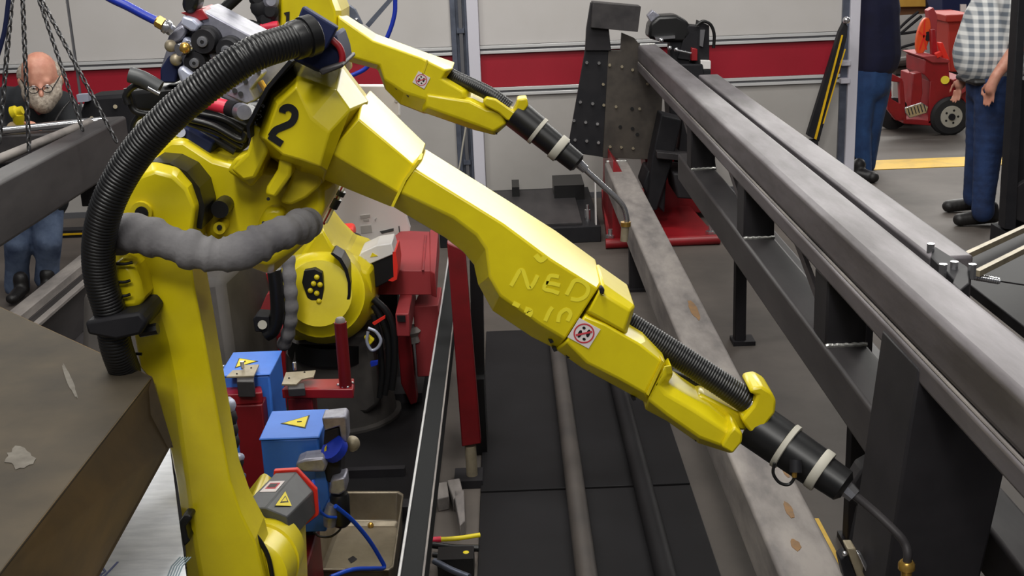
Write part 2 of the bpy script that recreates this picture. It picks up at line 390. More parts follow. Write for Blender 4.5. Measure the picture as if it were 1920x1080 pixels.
hs = thing('headstock', 'black bolted headstock plate on a red floor base at the far beam ends', 'positioner', (0.85, 7.8, 0))
Yh = 7.55
slab('tooling_plate', [(1098, 92), (1145, 96), (1140, 296), (1064, 285)], Yh, Yh + 0.05, BLKM, hs, 0.003)
slab('tooling_arm', [(1108, 5), (1138, 20), (1146, 95), (1098, 95), (1100, 55)], Yh - 0.02, Yh + 0.05, DKST, hs, 0.003)
slab('cap_block', [(1112, 4), (1202, 12), (1196, 60), (1108, 52)], Yh - 0.06, Yh + 0.1, DSTEEL, hs, 0.003)
slab('face_plate', [(1166, 62), (1190, 72), (1245, 140), (1235, 300), (1130, 296), (1141, 95), (1164, 95)], Yh - 0.01, Yh + 0.04, FACEP, hs, 0.003)
bolts([P(x, y, Yh - 0.001) for x, y in ((1100, 117), (1123, 118), (1088, 191), (1111, 194), (1076, 226), (1098, 229), (1120, 232), (1078, 262), (1100, 264), (1122, 267))], 0.010, 0.012, CHROME, hs)
bolts([P(x, y, Yh - 0.01) for x, y in ((1166, 125), (1186, 131), (1131, 158), (1155, 200), (1199, 204), (1144, 275), (1165, 276), (1187, 278), (1214, 157), (1230, 230), (1143, 122), (1132, 197))], 0.009, 0.010, TAN, hs)
bolts([P(x, y, Yh - 0.01) for x, y in ((1185, 204), (1163, 238), (1186, 241), (1195, 252))], 0.012, 0.004, SIGNK, hs, name='bolt_hole')
slab('bearing_column', [(1240, 215), (1278, 225), (1262, 300), (1232, 395), (1212, 395), (1222, 300)], 7.3, 7.5, BLKM, hs, 0.008)
slab('column_flange', [(1232, 285), (1300, 292), (1300, 304), (1232, 297)], 7.22, 7.5, DSTEEL, hs, 0.003)
slab('column_rib', [(1280, 225), (1292, 232), (1290, 295), (1272, 290)], 7.35, 7.6, DKST, hs, 0.003)
slab('column_rib', [(1298, 235), (1310, 250), (1304, 300), (1290, 298)], 7.35, 7.6, BLKM, hs, 0.003)
slab('gearbox', [(1215, 320), (1250, 325), (1246, 400), (1216, 372), (1205, 350)], 7.35, 7.65, BLKM, hs, 0.01)
slab('gearbox', [(1262, 325), (1320, 330), (1312, 375), (1270, 372)], 7.2, 7.6, DKST, hs, 0.01)
slab('base_column', [(1205, 270), (1330, 270), (1330, 400), (1225, 400)], 7.75, 8.1, RED, hs, 0.01)
slab('back_tower', [(1250, 120), (1318, 120), (1345, 330), (1262, 330)], 7.75, 8.0, BLKM, hs, 0.01)
# red base: sloped plate + rounded front bar
A0 = [PZ(1140, 458, 0.03), PZ(1346, 448, 0.03)]
MB().loft([[Vector((A0[0].x, 7.1, 0.035)), Vector((A0[1].x, 7.1, 0.035)), Vector((A0[1].x - 0.12, 8.2, 0.12)), Vector((A0[0].x + 0.05, 8.2, 0.12))],
           [Vector((A0[0].x, 7.1, 0.0)), Vector((A0[1].x, 7.1, 0.0)), Vector((A0[1].x - 0.12, 8.2, 0.0)), Vector((A0[0].x + 0.05, 8.2, 0.0))]]).build('base_plate', RED, hs)
MB().cyl((0.545, 7.09, 0.03), (1.225, 7.09, 0.03), 0.03).build('base_bar', RED, hs)
slab('base_gusset', [(1150, 300), (1180, 340), (1182, 445), (1148, 455)], 7.15, 7.9, RED, hs, 0.004)
for x in (0.58, 1.18):
    MB().cyl((x, 7.16, 0.03), (x, 7.16, 0.10), 0.014).cyl((x, 7.16, 0.05), (x, 7.16, 0.065), 0.03, n=6).build('anchor_bolt', CHROME, hs)
# motor on top of the headstock with its cable
mt = thing('positioner_motor', 'black servo motor behind the top of the rusty beam, with looped cable', 'motor', P(1275, 130, 7.9))
slab('motor_body', [(1218, 45), (1235, 30), (1270, 28), (1290, 40), (1300, 62), (1285, 80), (1245, 80), (1215, 72)], 7.8, 8.0, BLK, mt, 0.02)
slab('connector', [(1214, 30), (1224, 19), (1238, 30), (1234, 44), (1220, 42)], 7.85, 7.93, ALU, mt, 0.004)
slab('bracket', [(1290, 48), (1312, 50), (1308, 115), (1270, 110)], 7.8, 7.98, BLKM, mt, 0.004)
slab('end_box', [(1312, 40), (1330, 48), (1330, 130), (1310, 150), (1300, 120)], 7.8, 7.95, BLKM, mt, 0.004)
slab('white_plug', [(1314, 113), (1333, 114), (1333, 130), (1314, 130)], 7.76, 7.8, WHITE, mt, 0.004)
slab('plug_foot', [(1314, 130), (1333, 131), (1332, 154), (1316, 150)], 7.76, 7.86, BLKM, mt, 0.004)
slab('silver_strip', [(1313, 56), (1322, 56), (1318, 88), (1312, 86)], 7.77, 7.8, CHROME, mt)
slab('red_plug', [(1297, 90), (1308, 92), (1308, 114), (1296, 114)], 7.75, 7.8, RED, mt, 0.004)
slab('silver_strip', [(1228, 70), (1266, 67), (1266, 72), (1230, 75)], 7.76, 7.8, CHROME, mt)
hose('cable', px([(1306, 48), (1318, 40), (1332, 46), (1339, 64), (1338, 90)], 7.78), 0.010, BLK, mt)
for x, y in ((1240, 76), (1256, 90), (1268, 93)):
    MB().ball(P(x, y, 7.75), 0.014).build('bolt_head', CHROME, mt)
hose('silver_lever', px([(1268, 94), (1296, 100)], 7.74), 0.007, CHROME, mt)
box('mount', (P(1275, 80, 7.8).x - 0.06, 7.82, 0.95), (P(1275, 80, 7.8).x + 0.06, 7.95, 1.19), BLKM, mt)

# clamp and struts on the right
cl = thing('beam_clamp', 'black bolted clamp block pinching the near end of the blue-grey side beam', 'clamp', PZ(1780, 520, 1.1))
def zbox(name, pts, z1, z0, m, par, bv=0.003): return zslab(name, pts, z1, z0, m, par, bv)
zbox('jaw', [(1745, 480), (1753, 461), (1815, 500), (1812, 520), (1800, 535)], 1.125, 1.02, BLKM, cl)
zbox('jaw_end', [(1795, 505), (1815, 500), (1818, 530), (1800, 545), (1786, 530)], 1.13, 1.0, DKST, cl)
for x, y in ((1745, 466), (1789, 500), (1768, 505), (1823, 505)):
    c = PZ(x, y, 1.13); MB().cyl(c - Vector((0, 0, 0.02)), c + Vector((0, 0, 0.012)), 0.009, n=8).build('bolt', CHROME, cl)
c0, c1 = PZ(1822, 518, 1.08), PZ(1873, 527, 1.06)
MB().lathe(c0, c1, [(i / 24, 0.007 + 0.0015 * (i % 2)) for i in range(25)], 10).build('threaded_rod', CHROME, cl)
hose('wire', [c1, PZ(1925, 535, 1.0)], 0.002, DSTEEL, cl)
hd = thing('clamp_handle', 'pair of pale steel strut bars fanning out from the black clamp to the right edge', 'strut', PZ(1870, 480, 0.9))
for q in ([(1803, 478), (1990, 392)], [(1832, 507), (1990, 428)]):
    a, b = PZ(*q[0], 1.10), PZ(*q[1], 1.10)
    d = (b - a).normalized(); s_ = d.cross(Vector((0, 0, 1))) * 0.007
    MB().loft([[a - s_, a + s_, b + s_, b - s_], [v - Vector((0, 0, 0.014)) for v in (a - s_, a + s_, b + s_, b - s_)]]).build('bar', TAN, hd)
tb = thing('black_table', 'black steel table top filling the dark area right of the beams', 'table', (2.0, 3.0, 0))
box('table_top', (1.2, 1.7, 0.90), (2.4, 3.45, 0.93), DECK, tb, 0.003)
zslab('dark_web', [(1806, 482), (1990, 396), (1990, 426), (1832, 505)], 1.07, 1.06, DECK, hd)
for x, y in ((1.25, 3.38), (2.34, 3.38), (1.25, 1.76), (2.34, 1.76)): box('leg', (x - 0.03, y - 0.03, 0), (x + 0.03, y + 0.03, 0.90), DKST, tb)

# deck with round pipes between the machines
dk = thing('deck_plate', 'long dark steel deck on the floor between red post and low square tube', 'floor plate', (0.1, 4.2, 0))
box('plate', (-0.15, 1.2, 0), (0.575, 3.86, 0.012), DECK, dk, 0.002)
box('plate', (-0.15, 3.875, 0), (0.575, 5.6, 0.012), DECK, dk, 0.002)
p_ = MB().cyl((0.175, 1.2, 0.045), (0.175, 5.6, 0.045), 0.033, n=20).build('floor_pipe', PIPE); tag(p_, 'grey round pipe lying on the dark deck, the left one of two', 'pipe')
p_ = MB().cyl((0.405, 1.2, 0.045), (0.405, 5.3, 0.045), 0.033, n=20).build('floor_pipe', DECK); tag(p_, 'darker round pipe on the dark deck, next to the low square tube', 'pipe')
sk = thing('low_skid', 'low black skid in front of the back wall, left of the red base', 'platform', (0.1, 7.6, 0))
box('skid_top', (-0.45, 7.25, 0.0), (0.53, 8.4, 0.10), BLKM, sk, 0.005)
box('cover_plate', (-0.4, 7.3, 0.10), (0.42, 8.3, 0.115), DSTEEL, sk, 0.002)
box('block', (0.28, 8.0, 0.10), (0.48, 8.35, 0.20), BLK, sk); box('block', (0.0, 8.1, 0.10), (0.05, 8.35, 0.18), BLK, sk)
box('edge_strip', (0.50, 7.28, 0.10), (0.508, 7.34, 0.40), WHITE, sk)
MB().cyl((0.46, 7.4, 0.10), (0.46, 7.4, 0.17), 0.018).cyl((0.46, 7.4, 0.17), (0.46, 7.4, 0.20), 0.008).build('stud', CHROME, sk)
# floor gusset plate near bottom of the truss: swivel clamp
sc_ = thing('swivel_clamp', 'dark round-headed steel clamp beside the end post, behind the near torch tip', 'clamp', P(1620, 950, 2.75))
slab('round_head', [(1600, 905), (1615, 880), (1640, 866), (1665, 866), (1668, 900), (1650, 960), (1625, 975), (1600, 940)], 2.72, 2.78, DKST, sc_, 0.006)
MB().cyl(P(1632, 905, 2.70), P(1632, 905, 2.74), 0.018).build('pivot', DSTEEL, sc_)
slab('shank', [(1625, 930), (1650, 950), (1630, 1090), (1590, 1090)], 2.73, 2.79, DKST, sc_, 0.005)
bc = thing('bar_clamp', 'small bright steel bar clamp at the bottom edge beside the bent torch nozzle', 'clamp', P(1600, 1070, 2.4))
slab('jaw', [(1588, 1028), (1604, 1028), (1640, 1090), (1610, 1090)], 2.4, 2.44, TAN, bc, 0.003)
slab('rod', [(1608, 1038), (1616, 1040), (1642, 1090), (1632, 1090)], 2.38, 2.40, CHROME, bc, 0.002)
slab('body', [(1575, 1050), (1588, 1040), (1612, 1090), (1585, 1090)], 2.41, 2.45, BLKM, bc, 0.003)
MB().ball(P(1584, 1038, 2.4), 0.006).build('screw_tip', CHROME, bc)

# ---------------------------------------------------------------- left hoisted frame
lf = thing('lifted_frame', 'grey rectangular-tube frame hanging in chains at the left edge', 'steel frame', (-2.0, 5, 0.8))
box('near_tube', (-2.0, 2.4, 0.82), (-1.88, 6.05, 1.05), DSTEEL, lf, 0.014, 3)
box('far_tube', (-2.62, 2.4, 0.88), (-2.48, 5.2, 1.03), DSTEEL, lf, 0.014, 3)
MB().cyl((-2.5, 5.9, 1.02), (-1.98, 6.0, 1.04), 0.018).build('cross_bar', CHROME, lf)
MB().cyl((-2.25, 3.0, 1.04), (-2.03, 5.95, 1.04), 0.02).build('long_bar', STEELT, lf)
box('end_tube', (-2.55, 5.9, 0.86), (-2.0, 6.02, 1.0), DSTEEL, lf, 0.01)
box('hanger', (-2.0, 5.6, 0.70), (-1.9, 5.9, 0.82), DKST, lf, 0.004)
lb = thing('low_channel', 'grey steel channel beam low on the left, between the hanging frame and the brown box', 'beam', (-2, 4.6, 0))
box('channel_top', (-2.0, 2.6, 0.46), (-1.93, 5.75, 0.5), STEELT, lb, 0.004)
box('channel_web', (-1.96, 2.6, 0.22), (-1.93, 5.75, 0.46), DSTEEL, lb, 0.002)
box('channel_lip', (-1.96, 2.6, 0.42), (-1.90, 5.75, 0.435), STEELT, lb, 0.002)
box('channel_foot', (-2.0, 2.6, 0.18), (-1.86, 5.75, 0.22), DSTEEL, lb, 0.003)
for y in (3.0, 5.4): box('support', (-2.0, y, 0), (-1.9, y + 0.1, 0.18), DKST, lb)
# chains
def chain_link():
    me = bpy.data.meshes.get('chain_link')
    if me: return me
    b = MB(); n = 10; L, Wd, r = 0.017, 0.008, 0.0042; path = []
    for i in range(n):
        a = 2 * math.pi * i / n
        path.append(Vector((Wd * math.cos(a), 0, L * math.sin(a) )))
    rg = []
    for i in range(n):
        t = (path[(i + 1) % n] - path[i - 1]).normalized(); u = Vector((0, 1, 0)); v = t.cross(u)
        rg.append([path[i] + (u * math.cos(2 * math.pi * k / 5) + v * math.sin(2 * math.pi * k / 5)) * r for k in range(5)])
    rg.append(rg[0]); b.loft(rg, False)
    me = bpy.data.meshes.new('chain_link'); me.from_pydata(b.v, [], b.f); me.materials.append(CHAINM)
    for p in me.polygons: p.use_smooth = True
    return me
CHAINM = mat('chain_steel', (96, 96, 98), 0.35, 0.7)
def chain(a, b, label):
    t = thing('lifting_chain', label, 'chain', b, 'chains of the hoist at the left'); a = Vector(a); b = Vector(b)
    L = (a - b).length; n = int(L / 0.027); d = (b - a).normalized(); q = d.to_track_quat('Z', 'Y')
    for i in range(n):
        o = bpy.data.objects.new('link', chain_link()); col.objects.link(o); o.parent = t
        o.location = a.lerp(b, i / n) - b; o.rotation_mode = 'QUATERNION'
        o.rotation_quaternion = q @ Matrix.Rotation(math.radians(90 * (i % 2) + 30), 3, 'Z').to_quaternion()
chain(P(27, -60, 4.6), P(-2, 275, 4.6), 'lifting chain at the far left, passing left of the worker')
chain(P(40, -60, 4.9), P(55, 290, 4.9), 'lifting chain hanging straight down in front of the worker\'s ear')
chain(P(60, -40, 5.6), P(157, 250, 5.6), 'slanted lifting chain reaching the cross bar, the left one of the two slanting right')
chain(P(62, -30, 5.3), P(222, 272, 5.3), 'slanted lifting chain farthest right, reaching the tube end')
hk = hose('hanging_cable', px([(22, -60), (16, 0), (8, 60), (-6, 110)], 4.4), 0.008, NAVY); tag(hk, 'thin dark cable hanging at the top left corner', 'cable')
# kerb stripe far left
kb = box('warning_kerb', (-3.4, 7.9, 0.0), (-1.6, 8.0, 0.05), BLKM); tag(kb, 'low black kerb at the foot of the left wall behind the worker', 'kerb')
sb_ = MB().box((-3.4, 7.895, 0.02), (-1.6, 7.9, 0.032)).build('stripe', YLINE, kb)

# ---------------------------------------------------------------- near rusty box and board
rb = thing('rusty_steel_box', 'brown rusty folded steel box filling the lower left corner', 'steel box', (-1.0, 1.4, 0.2))
T0 = PZ(-120, 520, 1.12); T1 = PZ(285, 706, 1.12); T2 = PZ(-10, 1085, 1.12); T3 = PZ(-420, 1100, 1.12)
Bk = P(322, 832, T1.y - 0.10); Bn = PX(178, 1095, Bk.x - 0.10)
Bk2 = P(300, 760, T1.y - 0.02)
top = [T0, T1, T2, T3]
MB().loft([top, [v - Vector((0, 0, 0.006)) for v in top]]).build('top_sheet', RUSTP, rb, 0.002)
low = [Bk, Bn]
MB().loft([[T1, Bk2, Bk, Bn, T2], [v + Vector((-0.006, 0, -0.006)) for v in (T1, Bk2, Bk, Bn, T2)]]).build('side_sheet', RUSTP2, rb, 0.001)
MB().loft([[T0, T1, Bk2, Bk, Bk - Vector((0.9, -0.02, 0.0))], [v + Vector((0, 0.006, -0.01)) for v in (T0, T1, Bk2, Bk, Bk - Vector((0.9, -0.02, 0.0)))]]).build('back_sheet', RUSTP2, rb)
def smear(cx, cy, rx, ry, ang, m, z):
    n = 22; pts = []
    for i in range(n):
        a = 2 * math.pi * i / n; k = 0.75 + 0.45 * random.random()
        u, v = rx * k * math.cos(a), ry * k * math.sin(a)
        pts.append(PZ(cx + u * math.cos(ang) - v * math.sin(ang), cy + u * math.sin(ang) + v * math.cos(ang), z))
    MB().loft([pts, [p + Vector((0, 0, 0.0006)) for p in pts]]).build('chalk_mark', m, rb)
smear(38, 860, 28, 20, 0.2, CHALK, 1.1205); smear(130, 712, 34, 5, 1.2, CHALK, 1.1205)
wb = thing('white_board', 'white fibreboard sheet with blue pen marks under the rusty box', 'board', PZ(270, 1000, 0.95))
zb = 0.80
zslab('sheet', [(318, 835), (352, 1100), (130, 1100), (150, 900)], zb, zb - 0.01, PAPER, wb, 0.001)
for pts in ([(186, 1080), (198, 1072), (190, 1062)], [(192, 1084), (206, 1070), (221, 1054)], [(184, 1068), (192, 1086)]):
    ribbon([PZ(x, y, zb) for x, y in pts], 0.0035, Vector((0, 0, 1))).build('pen_mark', INK, wb)
for k in range(5):
    ribbon([PZ(x + k * 5, y, zb) for x, y in ((314, 1082), (322, 1062), (338, 1045))], 0.0022, Vector((0, 0, 1))).build('print_line', PEN, wb)
box('board_stack', (PZ(200, 1000, zb).x - 0.15, 1.2, 0.3), (PZ(300, 1000, zb).x - 0.05, 1.7, zb - 0.011), PAPER, wb)
# ---------------------------------------------------------------- welding robot 2 (near)
def text_mesh(name, body, m, parent, c, ang, h, nrm_y=-1, ext=0.0008, shear=0.0, sx=1.0, up=None):
    cu = bpy.data.curves.new(name, 'FONT'); cu.body = body; cu.size = h / 0.7; cu.align_x = 'CENTER'; cu.align_y = 'CENTER'; cu.extrude = ext; cu.shear = shear
    t = bpy.data.objects.new(name, cu); col.objects.link(t); bpy.context.view_layer.update()
    me = bpy.data.meshes.new_from_object(t.evaluated_get(bpy.context.evaluated_depsgraph_get())); bpy.data.objects.remove(t)
    R = Matrix.Rotation(math.radians(90), 4, 'X') if up is None else up
    M = R @ Matrix.Rotation(ang, 4, 'Z') @ Matrix.Diagonal((sx, 1, 1, 1))
    me.transform(M); me.name = name; me.materials.clear(); me.materials.append(m)
    o = bpy.data.objects.new(name, me); col.objects.link(o); o.parent = parent; o.location = Vector(c) - wloc(parent)
    return o

R2 = thing('welding_robot', 'large yellow jointed welding robot with number 2, nearest the camera', 'robot', (-0.62, 2.45, 0))
YA = 2.30      # front face depth of the main arm
# --- pedestal (mostly below the frame)
MB().lathe((-0.60, 2.5, 0), (-0.60, 2.5, 0.36), [(0, 0.24), (0.1, 0.24), (0.12, 0.19), (0.9, 0.17), (1, 0.17)], 28).build('base', YEL2, R2, 0.004)
rings('shoulder_casting', [([(400, 1040), (470, 960), (520, 985), (548, 1045), (555, 1200), (380, 1250), (330, 1150)], 2.40), ([(390, 1040), (470, 940), (525, 980), (554, 1045), (560, 1200), (380, 1260), (320, 1150)], 2.46), (None, 2.62)], YEL, R2, 0.01)
# --- lower arm
rings('lower_arm', [
    ([(242, 352), (262, 330), (290, 320), (325, 330), (350, 354), (366, 390), (361, 430), (357, 480), (366, 540), (382, 620), (408, 760), (434, 900), (454, 962), (480, 1015), (508, 1130), (385, 1130), (362, 1000), (350, 900), (336, 800), (326, 720), (316, 640), (302, 590), (262, 545), (228, 480), (226, 400)], 2.20),
    ([(226, 342), (252, 314), (290, 303), (334, 314), (360, 344), (374, 385), (367, 430), (360, 480), (366, 540), (380, 620), (404, 760), (429, 900), (450, 960), (478, 1012), (508, 1130), (352, 1130), (345, 1000), (330, 900), (310, 800), (288, 720), (262, 690), (246, 600), (215, 560), (205, 480), (210, 400)], 2.235),
    (None, 2.34)], YEL, R2, 0.006)
MB().add([], [])
slab('joint_seam', [(283, 303), (318, 306), (350, 322), (374, 352), (384, 390), (378, 430), (369, 428), (372, 392), (362, 360), (341, 334), (314, 315), (284, 306)], 2.235, 2.33, BLK, R2)
c = P(264, 399, 2.19); MB().cyl(c + Vector((0, 0.03, 0)), c, 0.020).build('plug_ring', YEL2, R2)
MB().cyl(c + Vector((0.002, 0, 0)), c + Vector((0.002, -0.004, 0)), 0.012).build('plug_hole', SIGNK, R2)
slab('joint_motor_cover', [(210, 492), (240, 492), (252, 505), (262, 530), (268, 560), (262, 580), (225, 582), (212, 560)], 2.13, 2.25, YEL, R2, 0.012)
for y0 in (495, 529, 555): hose('cover_tie', px([(208, y0 - 1), (232, y0), (244 if y0 > 500 else 249, y0 - 3)], 2.118), 0.0028, BLK, R2)
hose('cable_tie', px([(240, 662), (266, 664)], 2.19), 0.003, BLK, R2)
slab('pipe_clip', [(335, 980), (345, 968), (356, 966), (361, 972), (348, 988), (352, 1008), (357, 1014), (345, 1026), (338, 1000)], 2.17, 2.21, BLK, R2, 0.003)
# --- hub and J2 motor at the bottom
hubc0, hubc1 = P(470, 1045, 2.33), P(520, 990, 2.62)
MB().lathe(P(464, 1085, 2.27), P(508, 1022, 2.46), [(0, 0.070), (0.05, 0.082), (0.45, 0.084), (0.46, 0.080), (0.5, 0.080), (0.51, 0.086), (0.95, 0.078), (1, 0.068)], 36).build('shoulder_hub', YEL, R2)
hose('hub_seam', px([(478, 1002), (492, 1022), (504, 1048), (512, 1088)], 2.262), 0.005, BLK, R2)
mz = MB()
oc = lambda cx, cy, r, Y, st=0.35: [P(cx + r * math.cos(a), cy + r * 0.98 * math.sin(a), Y) for a in [st + math.pi / 3 * k for k in range(6)]]
near = px([(452, 952), (498, 952), (539, 969), (545, 1015), (500, 1045), (452, 1010)], 2.42)
far = px([(517, 886), (556, 884), (588, 921), (592, 962), (560, 985), (510, 950)], 2.62)
mz.loft([near, far]).build('shoulder_motor', CHAR, R2, 0.003)
far2 = px([(513, 883), (557, 880), (594, 919), (597, 966), (563, 992), (508, 955)], 2.622)
MB().loft([far2, [v + Vector((0, 0.014, 0)) for v in far2]]).build('motor_gasket', REDO, R2, 0.002)
# stickers on the motor faces
def onquad(a, b, c_, d, u, v): return a.lerp(b, u).lerp(d.lerp(c_, u), v)
q = (near[0], far[0], far[1], near[1]); q2 = (near[1], far[1], far[2], near[2])
def quadlabel(name, Q, u0, u1, v0, v1, m, parent, off=0.0012, tri=False):
    a, b, c_, d = Q; nn = (b - a).cross(d - a).normalized()
    if nn.y > 0 and abs(nn.y) > 0.5: nn = -nn
    if nn.z < 0 and abs(nn.y) <= 0.5: nn = -nn
    if (CAM - a).dot(nn) < 0: nn = -nn
    pts = [onquad(a, b, c_, d, u, v) + nn * off for u, v in (((u0, v0), (u1, v0), (u1, v1), (u0, v1)) if not tri else tri)]
    return MB().loft([pts, [p - nn * 0.0008 for p in pts]]).build(name, m, parent)
quadlabel('rating_label', q, 0.42, 0.72, 0.15, 0.85, SIGNW, R2); quadlabel('label_print', q, 0.5, 0.66, 0.27, 0.72, SIGNR, R2, 0.002)
quadlabel('label_print', q, 0.53, 0.63, 0.32, 0.66, SIGNK, R2, 0.0026)
quadlabel('warning_label', q2, 0, 0, 0, 0, SIGNY, R2, 0.0012, ((0.50, 0.18), (0.30, 0.80), (0.12, 0.26)))
quadlabel('warning_print', q2, 0, 0, 0, 0, SIGNK, R2, 0.0018, ((0.42, 0.30), (0.33, 0.60), (0.22, 0.34)))
quadlabel('warning_print', q2, 0, 0, 0, 0, SIGNY, R2, 0.0024, ((0.39, 0.34), (0.33, 0.52), (0.26, 0.36)))
# --- elbow casting
rings('elbow_casting', [
    ([(262, 300), (318, 262), (345, 262), (400, 298), (436, 308), (470, 300), (500, 318), (560, 330), (606, 350), (606, 400), (585, 440), (552, 470), (505, 496), (462, 486), (430, 470), (385, 440), (382, 380), (362, 340), (330, 315)], 2.33),
    ([(248, 300), (310, 250), (345, 248), (402, 284), (440, 296), (475, 286), (510, 290), (590, 305), (628, 338), (630, 362), (612, 396), (590, 440), (508, 516), (455, 498), (430, 480), (380, 450), (370, 380), (350, 345), (320, 315)], 2.40),
    (None, 2.48)], YEL, R2, 0.010)
slab('gusset', [(440, 296), (470, 284), (500, 296), (490, 330), (470, 352), (452, 340), (425, 322)], 2.29, 2.36, YEL, R2, 0.006)
for x, y in ((459, 304), (451, 322), (503, 373), (494, 418)): MB().cyl(P(x, y, 2.288), P(x, y, 2.283), 0.0035, n=8).build('screw_hole', SIGNK, R2)
for (x, y, r, m_, Y) in ((412, 393, 0.017, BLK, 2.28), (500, 407, 0.0075, SIGNK, 2.315), (490, 425, 0.007, SIGNK, 2.315), (411, 428, 0.012, YEL2, 2.29), (411, 427, 0.005, SIGNK, 2.286)):
    MB().cyl(P(x, y, Y), P(x, y, Y) + Vector((0, 0.05, 0)), r).build('stopper' if r > 0.01 else 'screw_hole', m_, R2)
slab('stopper_lug', [(496, 392), (515, 388), (535, 398), (520, 425), (492, 440), (480, 425)], 2.30, 2.36, YEL, R2, 0.01)
# --- upper housing
rings('upper_housing', [
    ([(497, 262), (520, 196), (556, 163), (584, 222), (617, 249), (600, 312), (566, 300), (530, 290)], 2.20),
    ([(484, 254), (510, 178), (558, 142), (630, 168), (657, 206), (612, 322), (566, 312), (520, 298)], 2.235),
    ([(465, 250), (503, 163), (548, 113), (640, 124), (691, 192), (604, 345), (560, 330), (500, 290)], 2.34),
    ([(463, 232), (500, 156), (550, 110), (642, 118), (694, 186), (612, 345), (560, 330), (500, 290)], 2.5)], YEL, R2, 0.003)
rings('housing_leg', [([(474, 232), (508, 255), (500, 290), (478, 335), (455, 340), (432, 318), (462, 288), (470, 262)], 2.235), (None, 2.38)], YEL, R2, 0.006)
rings('housing_leg', [([(524, 292), (548, 300), (545, 330), (516, 372), (496, 366), (500, 350), (520, 318)], 2.235), (None, 2.38)], YEL, R2, 0.006)
rings('housing_underside', [([(546, 296), (604, 312), (600, 350), (575, 372), (545, 386), (524, 380), (545, 335)], 2.29), (None, 2.45)], YEL2, R2, 0.006)
slab('back_plate', [(462, 235), (498, 163), (542, 112), (548, 116), (504, 168), (468, 238), (470, 260), (464, 258)], 2.2, 2.52, BLKM, R2)
two = [(529, 211), (531, 205), (539, 201), (547, 203), (553, 210), (552, 221), (545, 231), (530, 238), (517, 244), (508, 256)]
ribbon(smoothpath(px(two, 2.1995), 6), 0.0125).build('number_print', SIGNK, R2)
ribbon(px([(505, 254), (529, 270)], 2.199), 0.0125).build('number_print', SIGNK, R2)
for a_, b_ in (((490, 198), (497, 199)), ((493, 195), (494, 202)), ((477, 232), (482, 235)), ((479, 228), (478, 233)), ((488, 207), (490, 209)), ((482, 223), (483, 225))):
    ribbon(px([a_, b_], 2.198), 0.0025).build('axis_print', SIGNK, R2)
ribbon(px([(480, 212), (484, 216), (488, 214), (491, 219), (487, 221)], 2.198), 0.0014).build('axis_print', SIGNK, R2)
# --- neck (octagonal)
rings('forearm_neck', [
    ([(672, 222), (776, 309), (748, 362), (618, 285)], 2.245), ([(678, 190), (790, 298), (733, 388), (580, 326)], 2.32), (None, 2.48)], YEL, R2, 0.003)
MB()

# --- forearm casing
rings('forearm_casing', [
    ([(776, 315), (943, 419), (1033, 486), (1121, 541), (1060, 636), (1013, 608), (937, 554), (917, 518), (911, 466), (893, 440), (850, 408), (750, 360)], 2.24),
    ([(790, 299, 2.34), (957, 403, 2.34), (1047, 460, 2.34), (1129, 528, 2.30), (1043, 656, 2.28), (996, 632, 2.30), (923, 583, 2.30), (897, 535, 2.30), (889, 498, 2.30), (868, 473, 2.30), (835, 447, 2.30), (736, 388, 2.30)], 2.34),
    (None, 2.46)], YEL, R2, 0.004)
slab('casing_joint', [(784, 300), (790, 299), (762, 338), (738, 388), (733, 387), (757, 336)], 2.238, 2.3, YEL2, R2)
rings('forearm_horn', [([(1122, 546), (1182, 583), (1170, 622), (1138, 604), (1103, 584)], 2.235), ([(1130, 530), (1191, 573), (1174, 630), (1138, 612), (1096, 588)], 2.26), (None, 2.40)], YEL, R2, 0.004)
for (x, y, dx, dy) in ((1128, 545, 5, 3),): slab('plug', [(x - dx, y - dy), (x, y - 8), (x + dx + 1, y - 1), (x + 4, y + 7), (x - 3, y + 6)], 2.225, 2.24, BLKM, R2, 0.002)
rings('wrist_casing', [
    ([(1096, 592), (1135, 608), (1200, 645), (1240, 676), (1210, 738), (1160, 710), (1100, 680), (1062, 640)], 2.235),
    ([(1100, 582), (1140, 602), (1210, 640), (1249, 678), (1222, 762), (1160, 728), (1090, 690), (1042, 656)], 2.27), (None, 2.42)], YEL, R2, 0.004)
slab('casing_joint', [(1241, 676), (1245, 679), (1216, 742), (1212, 739)], 2.230, 2.26, YEL2, R2)
rings('wrist_arm', [
    ([(1245, 684), (1250, 706), (1236, 722), (1248, 738), (1300, 768), (1367, 812), (1352, 836), (1310, 820), (1250, 778), (1214, 748)], 2.235),
    ([(1258, 682), (1262, 704), (1252, 720), (1290, 742), (1330, 762), (1393, 812), (1374, 852), (1310, 832), (1250, 790), (1208, 768)], 2.27),
    (None, 2.39)], YEL, R2, 0.005)
rings('wrist_collar', [([(1366, 812), (1378, 800), (1393, 814), (1392, 830), (1374, 852), (1352, 838)], 2.225), (None, 2.30)], YEL, R2, 0.005)
for x, y in ((922, 540), (1033, 640), (1040, 656), (1065, 668), (1188, 748), (1352, 838), (1305, 824)):
    slab('paint_chip', [(x - 5, y - 3), (x + 2, y - 4), (x + 5, y + 2), (x - 1, y + 4)], 2.262 if y > 700 else 2.262, 2.29, SIGNK, R2)
# bracket carrying the hose end
slab('hose_bracket', [(1305, 745), (1318, 740), (1408, 785), (1412, 797), (1400, 808), (1388, 808), (1310, 768)], 2.30, 2.36, YEL, R2, 0.006)
slab('hose_bracket', [(1402, 806), (1390, 788), (1400, 776), (1412, 762), (1420, 742), (1405, 738), (1408, 728), (1428, 724), (1448, 736), (1456, 752), (1454, 775), (1442, 790), (1418, 826)], 2.26, 2.35, YEL, R2, 0.008)
